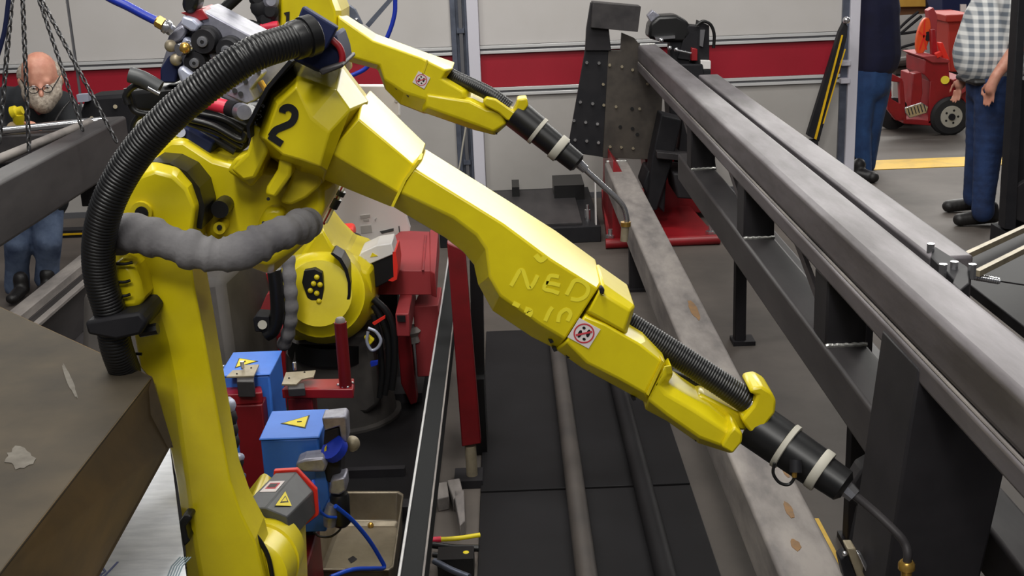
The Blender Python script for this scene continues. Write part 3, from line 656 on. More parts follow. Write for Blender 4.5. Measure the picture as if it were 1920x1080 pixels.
# NED marks wiped into the dirt
yf = 2.2395
def scrib(pts, wd=0.0075): ribbon(smoothpath(px(pts, yf), 3), wd, t=0.0003).build('rubbed_mark', YPALE, R2)
scrib([(958, 536), (966, 522), (974, 508), (980, 507), (985, 520), (992, 540), (1000, 532), (1008, 516)])
scrib([(1048, 519), (1032, 517), (1026, 527), (1020, 541), (1034, 545), (1048, 550)]); scrib([(1024, 530), (1038, 532), (1050, 535)])
scrib([(1062, 553), (1070, 538), (1078, 526), (1092, 528), (1103, 540), (1098, 555), (1084, 562), (1070, 560)])
scrib([(962, 568), (974, 574)], 0.009); scrib([(984, 580), (994, 584), (990, 592)], 0.012); scrib([(1022, 602), (1030, 584), (1036, 576)])
scrib([(1046, 604), (1050, 588), (1062, 580), (1070, 588), (1064, 602)]); scrib([(1004, 478), (1014, 488), (1024, 480)], 0.010)
# no-step sticker
def sticker(name, cx, cy, s, ang, Y, parent, ring=True):
    Rm = lambda u, v: P(cx, cy, Y) + Vector((u * math.cos(ang) - v * math.sin(ang), 0, u * math.sin(ang) + v * math.cos(ang)))
    sq = [Rm(*p) for p in ((-s, -s * 0.95), (s, -s * 0.95), (s, s * 0.95), (-s, s * 0.95))]
    MB().loft([sq, [v + Vector((0, 0.001, 0)) for v in sq]]).build(name, SIGNW, parent)
    D = Vector((0, -0.0006, 0))
    n = 28; r0, r1 = s * 0.86, s * 0.74
    vs = [Rm(r0 * math.cos(2 * math.pi * i / n), r0 * math.sin(2 * math.pi * i / n)) + D for i in range(n)] + [Rm(r1 * math.cos(2 * math.pi * i / n), r1 * math.sin(2 * math.pi * i / n)) + D for i in range(n)]
    vs += [v + Vector((0, 0.0004, 0)) for v in vs]
    fs = [(i, (i + 1) % n, n + (i + 1) % n, n + i) for i in range(n)] + [(2 * n + i, 2 * n + (i + 1) % n, i + 0 if False else (i + 1) % n, i) for i in range(n)] + [(n + i, n + (i + 1) % n, 3 * n + (i + 1) % n, 3 * n + i) for i in range(n)]
    MB().add(vs, fs).build('ring_print', SIGNR, parent)
    for (u, v, ru, rv, a) in ((0.30, 0.18, 0.16, 0.34, 0.25), (0.26, -0.42, 0.14, 0.12, 0), (-0.28, -0.20, 0.16, 0.34, 0.2), (-0.24, 0.40, 0.14, 0.12, 0)):
        pts = [Rm(s * (u + ru * math.cos(t) * math.cos(a) - rv * math.sin(t) * math.sin(a)), s * (v + ru * math.cos(t) * math.sin(a) + rv * math.sin(t) * math.cos(a))) + D * 1.2 for t in [2 * math.pi * k / 14 for k in range(14)]]
        MB().loft([pts, [p + Vector((0, 0.0005, 0)) for p in pts]]).build('footprint_print', SIGNK, parent)
    b0 = [Rm(s * u, s * v) + D * 1.8 for u, v in ((-0.56, -0.40), (-0.46, -0.52), (0.56, 0.40), (0.46, 0.52))]
    MB().loft([b0, [p + Vector((0, 0.0005, 0)) for p in b0]]).build('slash_print', SIGNR, parent)
sticker('warning_sticker', 1095, 625, 0.0235, math.radians(-32), 2.233, R2)
# --- hoses
E_ = hose('corrugated_hose', px([(566, 70, 2.12), (536, 80, 2.10), (470, 104, 2.06), (390, 158, 2.04), (315, 222, 2.04), (250, 295, 2.05), (205, 375, 2.06), (186, 450, 2.08), (188, 520, 2.10), (206, 585, 2.12), (218, 650, 2.14), (236, 700, 2.18)], 2.1), 0.0285, BLK, R2, 0.034, 0.0066, 20)
MB().lathe(P(546, 78, 2.11), P(592, 63, 2.14), [(0, 0.031), (0.1, 0.033), (0.4, 0.033), (0.42, 0.031), (0.5, 0.031), (0.52, 0.035), (0.9, 0.035), (1, 0.028)], 24).build('hose_cuff', BLK, R2)
rings('hose_flange', [([(567, 12), (632, 52), (612, 92), (560, 108), (548, 60)], 2.17), (None, 2.20)], NAVY, R2, 0.003)
rings('hose_bracket', [([(555, 95), (600, 82), (628, 60), (640, 95), (645, 125), (598, 138), (545, 112)], 2.20), (None, 2.34)], NAVY, R2, 0.008)
slab('bracket_foot', [(596, 132), (642, 118), (644, 126), (604, 142)], 2.15, 2.34, DSTEEL, R2, 0.003)
hose('red_tube', px([(622, 74), (636, 88), (642, 105), (641, 120)], 2.19), 0.006, RED, R2)
rings('hose_clamp', [([(158, 604), (222, 592), (262, 586), (276, 604), (264, 628), (218, 638), (164, 628)], 2.08), (None, 2.2)], BLKM, R2, 0.006)
MB().cyl(P(262, 622, 2.12), P(296, 616, 2.12), 0.011, n=8).build('clamp_knob', BLK, R2)
sl = resample(smoothpath(px([(208, 446, 2.16), (240, 436, 2.13), (290, 446, 2.11), (350, 466, 2.10), (410, 478, 2.10), (460, 468, 2.11), (510, 444, 2.14), (550, 430, 2.18), (578, 418, 2.26)], 2.1), 8), 0.006)
random.seed(3); wob = [random.uniform(-1, 1) for _ in range(40)]
MB().tube(sl, 0.034, 24, lambda k, m: 1.05 + 0.10 * math.sin(k * 0.75 + 2 * wob[k // 5 % 40]) * (0.5 + 0.5 * abs(wob[k // 7 % 40])) + 0.07 * wob[k // 4 % 40] - 0.0025 * k).build('fabric_sleeve', SLEEVE, R2, smooth=80)
hose('forearm_hose', px([(1165, 600, 2.36), (1200, 622, 2.35), (1270, 666, 2.33), (1340, 712, 2.31), (1390, 745, 2.30), (1412, 760, 2.30)], 2.3), 0.0255, BLK, R2, 0.03, 0.0055, 20)
hose('dark_underside_cable', px([(1262, 700, 2.40), (1300, 716, 2.38), (1340, 745, 2.36), (1395, 785, 2.34)], 2.3), 0.016, BLK, R2)
MB().lathe(P(1404, 755, 2.295), P(1418, 764, 2.292), [(0, 0.024), (0.3, 0.027), (1, 0.027)], 20).build('hose_ring', CHROME, R2)
# --- torch
t0, t1 = P(1408, 792, 2.31), P(1588, 916, 2.20)
tor = MB().lathe(t0, t1, [(0, 0.030), (0.02, 0.048), (0.34, 0.047), (0.345, 0.044), (0.75, 0.042), (0.76, 0.036), (0.96, 0.034), (1, 0.022)], 28).build('torch_body', BLK, R2)
for u0, u1, r in ((0.345, 0.40, 0.050), (0.68, 0.765, 0.0445)):
    MB().lathe(t0.lerp(t1, u0), t0.lerp(t1, u1), [(0, r * 0.97), (0.1, r), (0.9, r), (1, r * 0.97)], 28).build('clamp_band', CREAM, tor).parent = tor
tor_fix = [o for o in bpy.data.objects if o.parent == tor]
e0, e1 = P(1578, 908, 2.205), P(1602, 930, 2.19)
MB().lathe(e0, e1, [(0, 0.022), (0.3, 0.022), (0.3, 0.018), (1, 0.015)], 8).build('torch_nut', CHROME, R2)
hose('torch_neck', px([(1598, 925, 2.19), (1640, 960, 2.17), (1682, 1000, 2.14), (1697, 1020, 2.13), (1702, 1040, 2.12), (1700, 1058, 2.12)], 2.28), 0.0085, DSTEEL, R2)
MB().lathe(P(1700, 1052, 2.12), P(1699, 1100, 2.12), [(0, 0.012), (0.1, 0.016), (0.3, 0.016), (0.32, 0.011), (1, 0.009)], 14).build('torch_nozzle', BRASS, R2)
hose('small_lead', px([(1452, 868), (1450, 888), (1462, 905), (1480, 908), (1491, 892), (1490, 880)], 2.19), 0.0032, BLK, R2)
MB().cyl(P(1492, 862, 2.20), P(1492, 886, 2.19), 0.012).build('lead_socket', BLKM, R2)
MB().cyl(P(1490, 884, 2.19), P(1489, 894, 2.19), 0.005).build('lead_ferrule', BRASS, R2)
# --- wire feeder riding on the elbow
wf_ = rings('wire_feeder', [([(322, 60), (352, 22), (500, 92), (545, 118), (480, 190), (440, 195), (300, 130)], 2.46), (None, 2.60)], ALU, R2, 0.004)
rings('feeder_top', [([(352, 30), (375, 16), (480, 72), (478, 92), (450, 98), (348, 44)], 2.44), (None, 2.60)], ALU, wf_, 0.003)
slab('red_edge', [(352, 24), (376, 14), (478, 66), (520, 104), (476, 76), (374, 22)], 2.52, 2.62, RED, wf_)
slab('red_edge', [(338, 24), (378, 16), (390, 36), (372, 40)], 2.43, 2.5, RED, wf_, 0.002)
slab('upper_block', [(342, 30), (362, 36), (374, 48), (368, 60), (356, 58), (338, 46)], 2.40, 2.47, ALUL, wf_, 0.004)
slab('pressure_arm', [(344, 68), (360, 74), (408, 104), (392, 122), (370, 112), (350, 94), (338, 84)], 2.42, 2.47, ALUL, wf_, 0.006)
slab('inlet_block', [(318, 62), (342, 46), (352, 58), (340, 76), (322, 84), (312, 78)], 2.42, 2.5, ALU, wf_, 0.004)
for (x, y, r) in ((380, 78, 0.024), (365, 118, 0.022), (424, 94, 0.021)):
    a = P(x, y, 2.39); MB().lathe(a + Vector((0, 0.05, 0)), a, [(0, r * 1.15), (0.5, r * 1.15), (0.55, r), (1, r * 0.95)], 22).build('drive_roll', BLKM, wf_)
    MB().lathe(a, a - Vector((0, 0.006, 0)), [(0, r * 0.45), (0.9, r * 0.42), (1, r * 0.3)], 16).build('roll_cap', CHROME, wf_)
    MB().cyl(a - Vector((0, 0.006, 0)), a - Vector((0, 0.007, 0)), r * 0.16, n=8).build('cap_hole', SIGNK, wf_)
MB().cyl(P(334, 94, 2.38), P(356, 88, 2.40), 0.012).build('tension_knob', CHROME, wf_)
MB().ball(P(347, 90, 2.38), 0.011).build('brass_pin', BRASS, wf_)
for x, y in ((320, 86), (330, 112)): MB().ball(P(x, y, 2.41), 0.012).build('brass_screw', TAN, wf_)
slab('white_cap', [(330, 130), (342, 122), (372, 146), (352, 162), (338, 158)], 2.38, 2.45, ALUL, wf_, 0.01)
slab('side_bracket', [(438, 166), (462, 152), (480, 130), (492, 140), (470, 168), (480, 188), (462, 196), (440, 186), (424, 178)], 2.38, 2.44, ALU, wf_, 0.003)
for x, y in ((460, 152), (485, 134), (451, 176), (440, 170)): MB().cyl(P(x, y, 2.379), P(x, y, 2.374), 0.005, n=10).build('screw_hole', SIGNK, wf_)
MB().cyl(P(488, 152, 2.37), P(500, 172, 2.37), 0.006).build('brass_fitting', BRASS, wf_)
MB().cyl(P(376, 188, 2.36), P(432, 203, 2.36), 0.014).build('red_sleeve', REDH, wf_)
MB().cyl(P(430, 203, 2.36), P(446, 207, 2.34), 0.016).build('sleeve_collar', BLKM, wf_)
MB().lathe(P(446, 208, 2.36), P(458, 211, 2.31), [(0, 0.016), (0.5, 0.017), (1, 0.014)], 20).build('sleeve_end', ALU, wf_)
slab('dark_bracket', [(316, 104), (334, 120), (330, 156), (300, 156), (300, 130)], 2.42, 2.5, NAVY, wf_, 0.004)
hose('handle_bar', px([(243, 140), (268, 148), (300, 166)], 2.34), 0.015, CHAR, wf_)
MB().cyl(P(278, 164, 2.33), P(300, 176, 2.33), 0.005).build('chrome_strip', CHROME, wf_)
rings('motor_pack', [([(240, 170), (320, 160), (440, 215), (470, 230), (462, 280), (440, 290), (345, 248), (300, 215), (250, 210)], 2.44), (None, 2.6)], BLK, wf_, 0.01)
slab('lower_box', [(332, 234), (352, 240), (400, 268), (392, 292), (372, 286), (330, 258)], 2.36, 2.44, NAVY, wf_, 0.004)
MB().cyl(P(338, 248, 2.358), P(338, 248, 2.352), 0.010).build('lower_disc', ALUL, wf_)
for k, pts in enumerate(([(350, 222), (400, 236), (450, 262), (462, 250)], [(352, 230), (410, 250), (455, 275)], [(240, 196), (236, 178), (256, 160), (290, 168)], [(238, 165), (250, 205), (280, 214), (310, 205)], [(352, 240), (400, 262), (440, 285)], [(262, 215), (250, 235), (250, 262)], [(370, 212), (420, 225), (455, 245)])):
    hose('cable', px(pts, 2.34 + 0.012 * k), 0.0065, BLK, wf_)
hose('white_lead', px([(274, 222), (260, 230), (254, 246), (250, 262)], 2.30), 0.003, CREAM, wf_)
slab('black_coupling', [(342, -10), (372, -10), (370, 14), (360, 28), (342, 22), (340, 8)], 2.42, 2.48, BLK, wf_, 0.008)
MB().lathe(P(292, 38, 2.40), P(306, 46, 2.40), [(0, 0.009), (0.2, 0.012), (1, 0.012)], 8).build('hose_nut', BRASS, wf_)
MB().lathe(P(304, 44, 2.40), P(322, 58, 2.41), [(0, 0.009), (0.3, 0.014), (0.6, 0.014), (0.6, 0.011), (1, 0.011)], 8).build('hose_fitting', CHROME, wf_)
bh = hose('air_hose', px([(160, -40), (200, -8), (240, 12), (270, 28), (294, 40)], 2.40), 0.0085, BLUEH); tag(bh, 'thick blue air hose coming from the top left into the feeder of robot 2', 'hose')
ch_ = hose('upper_conduit', px([(352, 60, 2.75), (395, 36, 2.75), (430, 8, 2.75), (470, -30, 2.75)], 2.75), 0.0125, BLK, R2)
slab('yellow_hook', [(502, 282), (520, 272), (530, 280), (518, 292)], 2.3, 2.36, YEL2, R2)
# ---------------------------------------------------------------- welding robot 1 (behind)
R1 = thing('welding_robot', 'yellow welding robot with number 1, standing behind, its arm crossing the white wall', 'robot', (-0.72, 4.6, 0))
Y1 = 4.45
rings('upper_housing', [([(526, 50), (530, -30), (610, -30), (628, 20), (632, 60), (600, 78), (528, 72)], Y1), ([(518, 56), (522, -50), (612, -50), (640, 20), (640, 70), (600, 84), (520, 82)], Y1 + 0.05), (None, Y1 + 0.3)], YEL, R1, 0.006)
one = px([(534, 27), (540, 22), (539, 50)], Y1 - 0.004)
ribbon(one, 0.012).build('number_print', SIGNK, R1)
rings('forearm_casing', [
    ([(634, 30), (700, 76), (790, 108), (836, 132), (826, 148), (868, 172), (872, 184), (850, 188), (800, 186), (757, 172), (720, 148), (712, 122), (650, 104), (634, 80)], Y1 - 0.02),
    ([(632, 18, 4.65), (704, 64, 4.65), (792, 97, 4.65), (850, 128), (836, 147), (878, 168), (884, 186), (860, 200), (796, 214), (750, 196), (722, 168), (708, 130), (655, 116), (632, 84)], Y1 + 0.03),
    (None, Y1 + 0.22)], YEL, R1, 0.006)
rings('wrist_arm', [
    ([(800, 178), (880, 190), (912, 206), (940, 210), (948, 232), (925, 246), (890, 232), (800, 200)], Y1 - 0.03),
    ([(800, 170), (886, 184), (915, 198), (945, 200), (953, 232), (928, 254), (888, 244), (790, 210)], Y1), (None, Y1 + 0.18)], YEL, R1, 0.006)
slab('casing_joint', [(800, 112), (803, 114), (794, 140), (791, 138)], Y1 - 0.024, Y1, YEL2, R1)
for x, y in ((742, 166), (764, 180), (834, 200), (930, 250)): slab('paint_chip', [(x - 3, y - 2), (x + 3, y - 2), (x + 2, y + 3)], Y1 - 0.012, Y1, SIGNK, R1)
sticker('warning_sticker', 790, 150, 0.024, math.radians(-32), Y1 - 0.024, R1)
slab('hose_bracket', [(905, 190), (912, 182), (930, 186), (962, 208), (968, 196), (970, 186), (988, 184), (991, 198), (976, 218), (966, 228), (950, 226), (935, 212), (908, 198)], Y1 - 0.05, Y1 + 0.04, YEL, R1, 0.006)
hose('forearm_hose', px([(832, 134, Y1 + 0.1), (858, 148, Y1 + 0.06), (890, 162, Y1 + 0.03), (925, 180, Y1), (955, 202, Y1 - 0.01)], Y1), 0.026, BLK, R1, 0.02, 0.008)
q0, q1 = P(964, 210, Y1), P(1085, 308, Y1 - 0.05)
MB().lathe(q0, q1, [(0, 0.04), (0.02, 0.056), (0.34, 0.054), (0.345, 0.047), (0.75, 0.044), (0.76, 0.040), (0.97, 0.038), (1, 0.026)], 26).build('torch_body', BLK, R1)
for u0, u1, r in ((0.34, 0.39, 0.055), (0.64, 0.74, 0.050)):
    MB().lathe(q0.lerp(q1, u0), q0.lerp(q1, u1), [(0, r * 0.97), (0.1, r), (0.9, r), (1, r * 0.97)], 26).build('clamp_band', CREAM, R1)
MB().lathe(P(1078, 300, Y1 - 0.04), P(1098, 318, Y1 - 0.04), [(0, 0.02), (1, 0.016)], 10).build('torch_nut', CHROME, R1)
hose('torch_neck', px([(1094, 315), (1130, 348), (1158, 374), (1170, 390), (1175, 410), (1174, 424)], Y1 - 0.04), 0.0105, CHROME, R1)
MB().lathe(P(1173, 418, Y1 - 0.04), P(1170, 452, Y1 - 0.04), [(0, 0.010), (0.1, 0.018), (0.2, 0.018), (0.22, 0.015), (1, 0.014)], 12).build('torch_nozzle', TAN, R1)
MB().lathe(P(1173, 416, Y1 - 0.04), P(1173, 424, Y1 - 0.04), [(0, 0.019), (1, 0.019)], 12).build('nozzle_ring', BRASS, R1)
# lower body: arm and shoulder gear
rings('lower_arm', [([(560, 100), (604, 100), (596, 380), (604, 424), (640, 480), (650, 560), (560, 560), (545, 460), (570, 380)], Y1 + 0.08), (None, Y1 + 0.22)], YEL, R1, 0.01)
slab('upper_link', [(520, 60), (640, 60), (650, 140), (560, 160), (520, 110)], Y1 + 0.05, Y1 + 0.25, YEL, R1, 0.01)
rings('shoulder_casting', [
    ([(606, 430), (622, 460), (640, 480), (660, 500), (690, 512), (697, 540), (694, 588), (648, 618), (556, 628), (554, 600), (548, 520), (566, 478), (590, 440)], Y1 - 0.10),
    ([(602, 420), (626, 450), (650, 474), (676, 482), (700, 500), (703, 540), (700, 594), (652, 632), (552, 640), (548, 602), (540, 520), (556, 470), (582, 430)], Y1 - 0.04), (None, Y1 + 0.25)], YEL, R1, 0.01)
g0 = P(595, 545, Y1 - 0.16)
MB().lathe(P(612, 552, Y1 - 0.02), P(598, 550, Y1 - 0.20), [(0, 0.185), (0.3, 0.185), (0.7, 0.16), (0.72, 0.15), (1, 0.12)], 36).build('shoulder_hub', YEL, R1)
slab('hub_seam', [(624, 474), (640, 484), (652, 505), (658, 532), (657, 556), (652, 575), (648, 574), (652, 552), (652, 530), (646, 508), (636, 490), (620, 476)], Y1 - 0.207, Y1 - 0.1, BLK, R1)
slab('gear_recess', [(570, 508), (590, 504), (604, 512), (607, 540), (604, 562), (592, 570), (576, 558), (566, 530)], Y1 - 0.208, Y1 - 0.18, SIGNK, R1, 0.002)
for x, y in ((594, 520), (600, 534), (582, 545), (594, 550), (598, 565), (588, 532)):
    MB().ball(P(x, y, Y1 - 0.21), 0.010).build('gear_bolt', YEL2, R1)
rings('shoulder_motor', [([(682, 498), (690, 486), (738, 474), (742, 498), (740, 522), (705, 540), (696, 530)], Y1 - 0.02), (None, Y1 + 0.12)], BLK, R1, 0.004)
mt_ = [PX(0, 0, 1)] if False else None
slab('motor_gasket', [(736, 472), (742, 472), (746, 500), (744, 524), (736, 528), (728, 526), (738, 520)], Y1 - 0.03, Y1 + 0.14, REDO, R1)
slab('motor_top', [(668, 490), (676, 474), (706, 460), (734, 456), (740, 476), (690, 497), (686, 488)], Y1 - 0.03, Y1 + 0.12, WHITE, R1, 0.004)
slab('motor_sticker', [(694, 482), (698, 474), (708, 480)], Y1 - 0.033, Y1, SIGNY, R1)
rings('robot_base', [([(552, 640), (690, 620), (706, 700), (712, 760), (690, 778), (560, 778), (545, 700)], Y1 - 0.02), (None, Y1 + 0.35)], DRAPE, R1, 0.02)
MB().cyl(P(622, 628, Y1 + 0.1), P(622, 660, Y1 + 0.1), 0.17, n=28).build('turning_ring', BLK, R1)
MB().lathe((-0.72, 4.62, 0), (-0.72, 4.62, 0.3), [(0, 0.24), (0.1, 0.24), (0.12, 0.22), (1, 0.2)], 24).build('base', DRAPE, R1)
hose('black_hose', px([(514, 505, 4.1), (519, 550, 4.1), (520, 590, 4.1), (512, 618, 4.1), (498, 628, 4.1)], 4.1), 0.025, BLK, R1)
sl = resample(smoothpath(px([(540, 480, 4.15), (543, 530, 4.12), (546, 580, 4.12), (540, 625, 4.14), (530, 650, 4.18)], 4.1), 8), 0.008)
MB().tube(sl, 0.024, 16, lambda k, m: 1.0 + 0.1 * math.sin(k * 0.9)).build('fabric_sleeve', SLEEVE, R1, smooth=80)
slab('junction_box', [(474, 598), (480, 592), (504, 594), (506, 624), (478, 622)], 4.08, 4.16, BLKM, R1, 0.003)
MB().cyl(P(492, 609, 4.075), P(492, 609, 4.07), 0.016).build('box_gland', CREAM, R1)
rings('red_cover', [([(605, 436), (622, 430), (660, 428), (664, 444), (658, 458), (640, 462), (615, 456)], Y1 + 0.26), (None, Y1 + 0.36)], REDO, R1, 0.012)
slab('black_lever', [(660, 440), (672, 444), (682, 456), (680, 464), (664, 462)], Y1 + 0.25, Y1 + 0.3, BLK, R1, 0.004)
# cables down its right side
for pts, r in (([(700, 560), (725, 585), (738, 620), (740, 680), (735, 730)], 0.014), ([(700, 572), (716, 600), (728, 640), (728, 700), (722, 740)], 0.012), ([(700, 590), (712, 640), (716, 700), (712, 745)], 0.012)):
    hose('side_cable', px(pts, Y1 - 0.1), r, BLK, R1)
hose('cable_loop', px([(690, 615), (705, 622), (714, 638), (708, 652), (696, 656), (688, 640), (690, 622)], Y1 - 0.15), 0.006, ALUL, R1)
slab('red_marker', [(698, 606), (722, 592), (722, 597), (702, 610)], Y1 - 0.15, Y1 - 0.14, REDO, R1)
slab('yellow_wires', [(682, 632), (690, 628), (702, 638), (694, 648), (686, 642)], Y1 - 0.14, Y1 - 0.12, SIGNY, R1, 0.004)
slab('blue_tie', [(694, 680), (708, 678), (708, 684), (696, 688)], Y1 - 0.16, Y1 - 0.14, BLUEH, R1)
# feeder of robot 1
w1 = slab('wire_feeder', [(470, -20), (520, -20), (522, 44), (486, 48), (474, 24)], Y1, Y1 + 0.15, ALU, R1, 0.006)
for x, y, r in ((488, 14, 0.035), (506, 22, 0.03), (482, -4, 0.03), (508, 2, 0.028), (498, 38, 0.03)):
    MB().lathe(P(x, y, Y1 - 0.01), P(x, y, Y1 - 0.06), [(0, r), (0.8, r), (1, r * 0.6)], 14).build('drive_roll', BLKM if r > 0.029 else ALU, w1)
MB().cyl(P(484, 52, Y1 - 0.05), P(522, 48, Y1 - 0.05), 0.017).build('red_sleeve', REDH, w1)
hose('cable', px([(448, 52), (466, 46), (486, 52)], Y1 - 0.06), 0.018, BLK, w1)
hose('cable', px([(452, 64), (480, 62), (520, 60)], Y1 - 0.04), 0.016, BLK, w1); hose('cable', px([(470, 72), (500, 66), (530, 66)], Y1 - 0.04), 0.014, DSTEEL, w1)
# ---------------------------------------------------------------- people
def capsule_shape(parts):
    b = MB()
    for p0, r0, p1, r1, sc in parts:
        p0 = Vector(p0); p1 = Vector(p1); N = 7
        for i in range(N + 1):
            t = i / N; b.ball(p0.lerp(p1, t), r0 + (r1 - r0) * t, sc, 12, 8)
    return b
def organic(name, parts, m, parent, vox=0.012, it=5, rel=True):
    b = capsule_shape(parts); base = wloc(parent)
    me = bpy.data.meshes.new(name); me.from_pydata([v - base for v in b.v], [], b.f)
    o = bpy.data.objects.new(name, me); col.objects.link(o)
    r = o.modifiers.new('r', 'REMESH'); r.mode = 'VOXEL'; r.voxel_size = vox; r.use_smooth_shade = True
    s_ = o.modifiers.new('s', 'SMOOTH'); s_.iterations = it; s_.factor = 0.5
    bpy.context.view_layer.update()
    me2 = bpy.data.meshes.new_from_object(o.evaluated_get(bpy.context.evaluated_depsgraph_get()))
    o.modifiers.clear(); o.data = me2; me2.materials.clear(); me2.materials.append(m); me2.name = name
    for p in me2.polygons: p.use_smooth = True
    o.parent = parent
    return o
U = (1, 1, 1)
def limb(*pts, sc=U):      # pts: (pos, r)
    return [(a[0], a[1], b[0], b[1], sc) for a, b in zip(pts, pts[1:])]
def fingers(palm, dirv, side, spread, curl, m=0.0085, L=0.075):
    """five separate fingers leaving a palm"""
    dirv = Vector(dirv).normalized(); side = Vector(side).normalized(); n = dirv.cross(side); out = []
    for k, (off, ln) in enumerate(((-0.030, 0.85), (-0.010, 1.0), (0.010, 0.95), (0.030, 0.75))):
        a = Vector(palm) + side * off + dirv * 0.03
        d1 = (dirv + side * spread * (k - 1.5)).normalized(); b = a + d1 * L * 0.45 * ln
        d2 = (d1 + n * curl).normalized(); c = b + d2 * L * 0.35 * ln; d3 = (d2 + n * curl).normalized(); d = c + d3 * L * 0.25 * ln
        out += limb((a, m), (b, m * 0.95), (c, m * 0.85), (d, m * 0.7))
    a = Vector(palm) - side * 0.035 - dirv * 0.02; b = a - side * 0.022 + dirv * 0.03; c = b + dirv * 0.032 + n * curl * 0.02
    out += limb((a, m * 1.25), (b, m * 1.1), (c, m * 0.85))
    return out
def head(c, R, face, parts):
    c = Vector(c); face = Vector(face).normalized(); up = Vector((0, 0, 1)); sd = face.cross(up).normalized()
    parts += [(c + up * 0.03, R * 0.95, c + up * 0.0, R * 0.95, (0.86, 1, 1)), (c - up * 0.055 + face * 0.02, R * 0.70, c - up * 0.085 + face * 0.035, R * 0.5, U),
              (c + face * R * 0.98 + up * 0.005, 0.012, c + face * (R * 1.12) - up * 0.03, 0.015, U),
              (c + sd * R * 0.86 - up * 0.01, 0.022, c + sd * R * 0.88 - up * 0.035, 0.014, U), (c - sd * R * 0.86 - up * 0.01, 0.022, c - sd * R * 0.88 - up * 0.035, 0.014, U),
              (c + face * R * 0.80 + sd * 0.03 + up * 0.018, 0.02, c + face * R * 0.80 - sd * 0.03 + up * 0.018, 0.02, U),
              (c + face * R * 0.9 - up * 0.058 + sd * 0.018, 0.01, c + face * R * 0.9 - up * 0.058 - sd * 0.018, 0.01, U)]
def eyes(c, R, face, parent):
    c = Vector(c); face = Vector(face).normalized(); sd = face.cross(Vector((0, 0, 1))).normalized()
    for s in (-1, 1):
        MB().ball(c + face * R * 0.92 + sd * 0.032 * s + Vector((0, 0, 0.002)), 0.011).build('eye', SIGNW, parent)
        MB().ball(c + face * (R * 0.92 + 0.008) + sd * 0.032 * s + Vector((0, 0, 0.002)), 0.005).build('pupil', SIGNK, parent)
# --- right man, plaid shirt, profile to the left
YM = 7.35
J = lambda x, y, dy=0.0: P(x, y, YM + dy)
pm = thing('person', 'man in plaid short-sleeved shirt and dark jeans, standing at right with one arm hanging', 'person', (J(1845, 415).x, YM, 0))
sh, el, wr = J(1905, 5, -0.2), J(1908, 88, -0.2), J(1868, 142, -0.26)
hd_c = J(1868, -72)
body = []
head(hd_c, 0.10, (-1, -0.1, -0.15), body)
body += [(hd_c - Vector((0, 0, 0.07)), 0.062, J(1885, -20), 0.07, U), (J(1885, 0), 0.14, J(1865, 100), 0.17, (1, 0.9, 1)), (J(1868, 120), 0.15, J(1872, 160), 0.14, U)]
body += limb((sh, 0.06), (el, 0.045), (wr, 0.032), (J(1860, 158, -0.26), 0.032), (J(1857, 168, -0.26), 0.034), sc=U)
body += fingers(J(1857, 166, -0.26), (0.0, 0.1, -1), (0.5, -1, 0), 0.06, 0.22)
body += limb((J(1900, 5, 0.22), 0.06), (J(1880, 90, 0.24), 0.045), (J(1812, 140, 0.18), 0.033), (J(1800, 158, 0.18), 0.034)) + fingers(J(1797, 162, 0.18), (-0.1, 0, -1), (0.4, -1, 0), 0.06, 0.3)
for a, b, c in ((J(1868, 165, -0.09), J(1852, 290, -0.1), J(1843, 385, -0.12)), (J(1852, 165, 0.09), J(1836, 280, 0.11), J(1826, 360, 0.15))): body += limb((a, 0.10), (b, 0.06), (c, 0.045))
organic('body', body, SKIN, pm, 0.009, 3)
shp = [(J(1882, 0), 0.17, J(1866, 50), 0.20, (1, 0.95, 1)), (J(1866, 50), 0.20, J(1858, 98), 0.225, (1, 0.95, 1)), (J(1858, 98), 0.225, J(1862, 124), 0.215, (0.98, 0.95, 0.55)), (J(1895, -15, -0.15), 0.09, J(1892, -15, 0.15), 0.09, U),
       (J(1900, 0, -0.19), 0.085, J(1907, 68, -0.2), 0.078, U), (J(1898, 0, 0.2), 0.085, J(1886, 60, 0.22), 0.075, U)]
organic('plaid_shirt', shp, PLAID, pm, 0.014, 5)
jn = [(J(1864, 135), 0.165, J(1864, 165), 0.165, (1, 1, 0.7))]
jn += limb((J(1868, 165, -0.09), 0.13), (J(1852, 290, -0.1), 0.085), (J(1843, 385, -0.12), 0.068), (J(1843, 396, -0.12), 0.070)) + limb((J(1852, 165, 0.09), 0.13), (J(1836, 280, 0.11), 0.085), (J(1826, 360, 0.15), 0.068), (J(1826, 368, 0.15), 0.068))
organic('jeans', jn, DENIM, pm, 0.014, 3)
for (x, y, dy) in ((1828, 409, -0.12), (1806, 384, 0.16)):
    c = PZ(x, y, 0.045)
    MBf = [(c + Vector((-0.09, 0, -0.005)), 0.045, c + Vector((0.11, 0.0, 0.01)), 0.05, (1, 1, 0.9)), (c + Vector((0.1, 0, 0.02)), 0.045, c + Vector((0.09, 0, 0.06)), 0.05, U)]
    organic('shoe', MBf, SHOE, pm, 0.010, 2)
hr = organic('hair', [(hd_c + Vector((0.02, 0, 0.045)), 0.095, hd_c + Vector((0.03, 0, 0.02)), 0.093, (0.95, 0.92, 0.95))], HAIR, pm, 0.012, 3)
eyes(hd_c, 0.10, (-1, -0.1, -0.15), pm)
box('belt', (J(1862, 135).x - 0.17, YM - 0.16, J(1862, 138).z - 0.05), (J(1862, 135).x + 0.17, YM + 0.16, J(1862, 138).z - 0.01), SHOE, pm, 0.03)
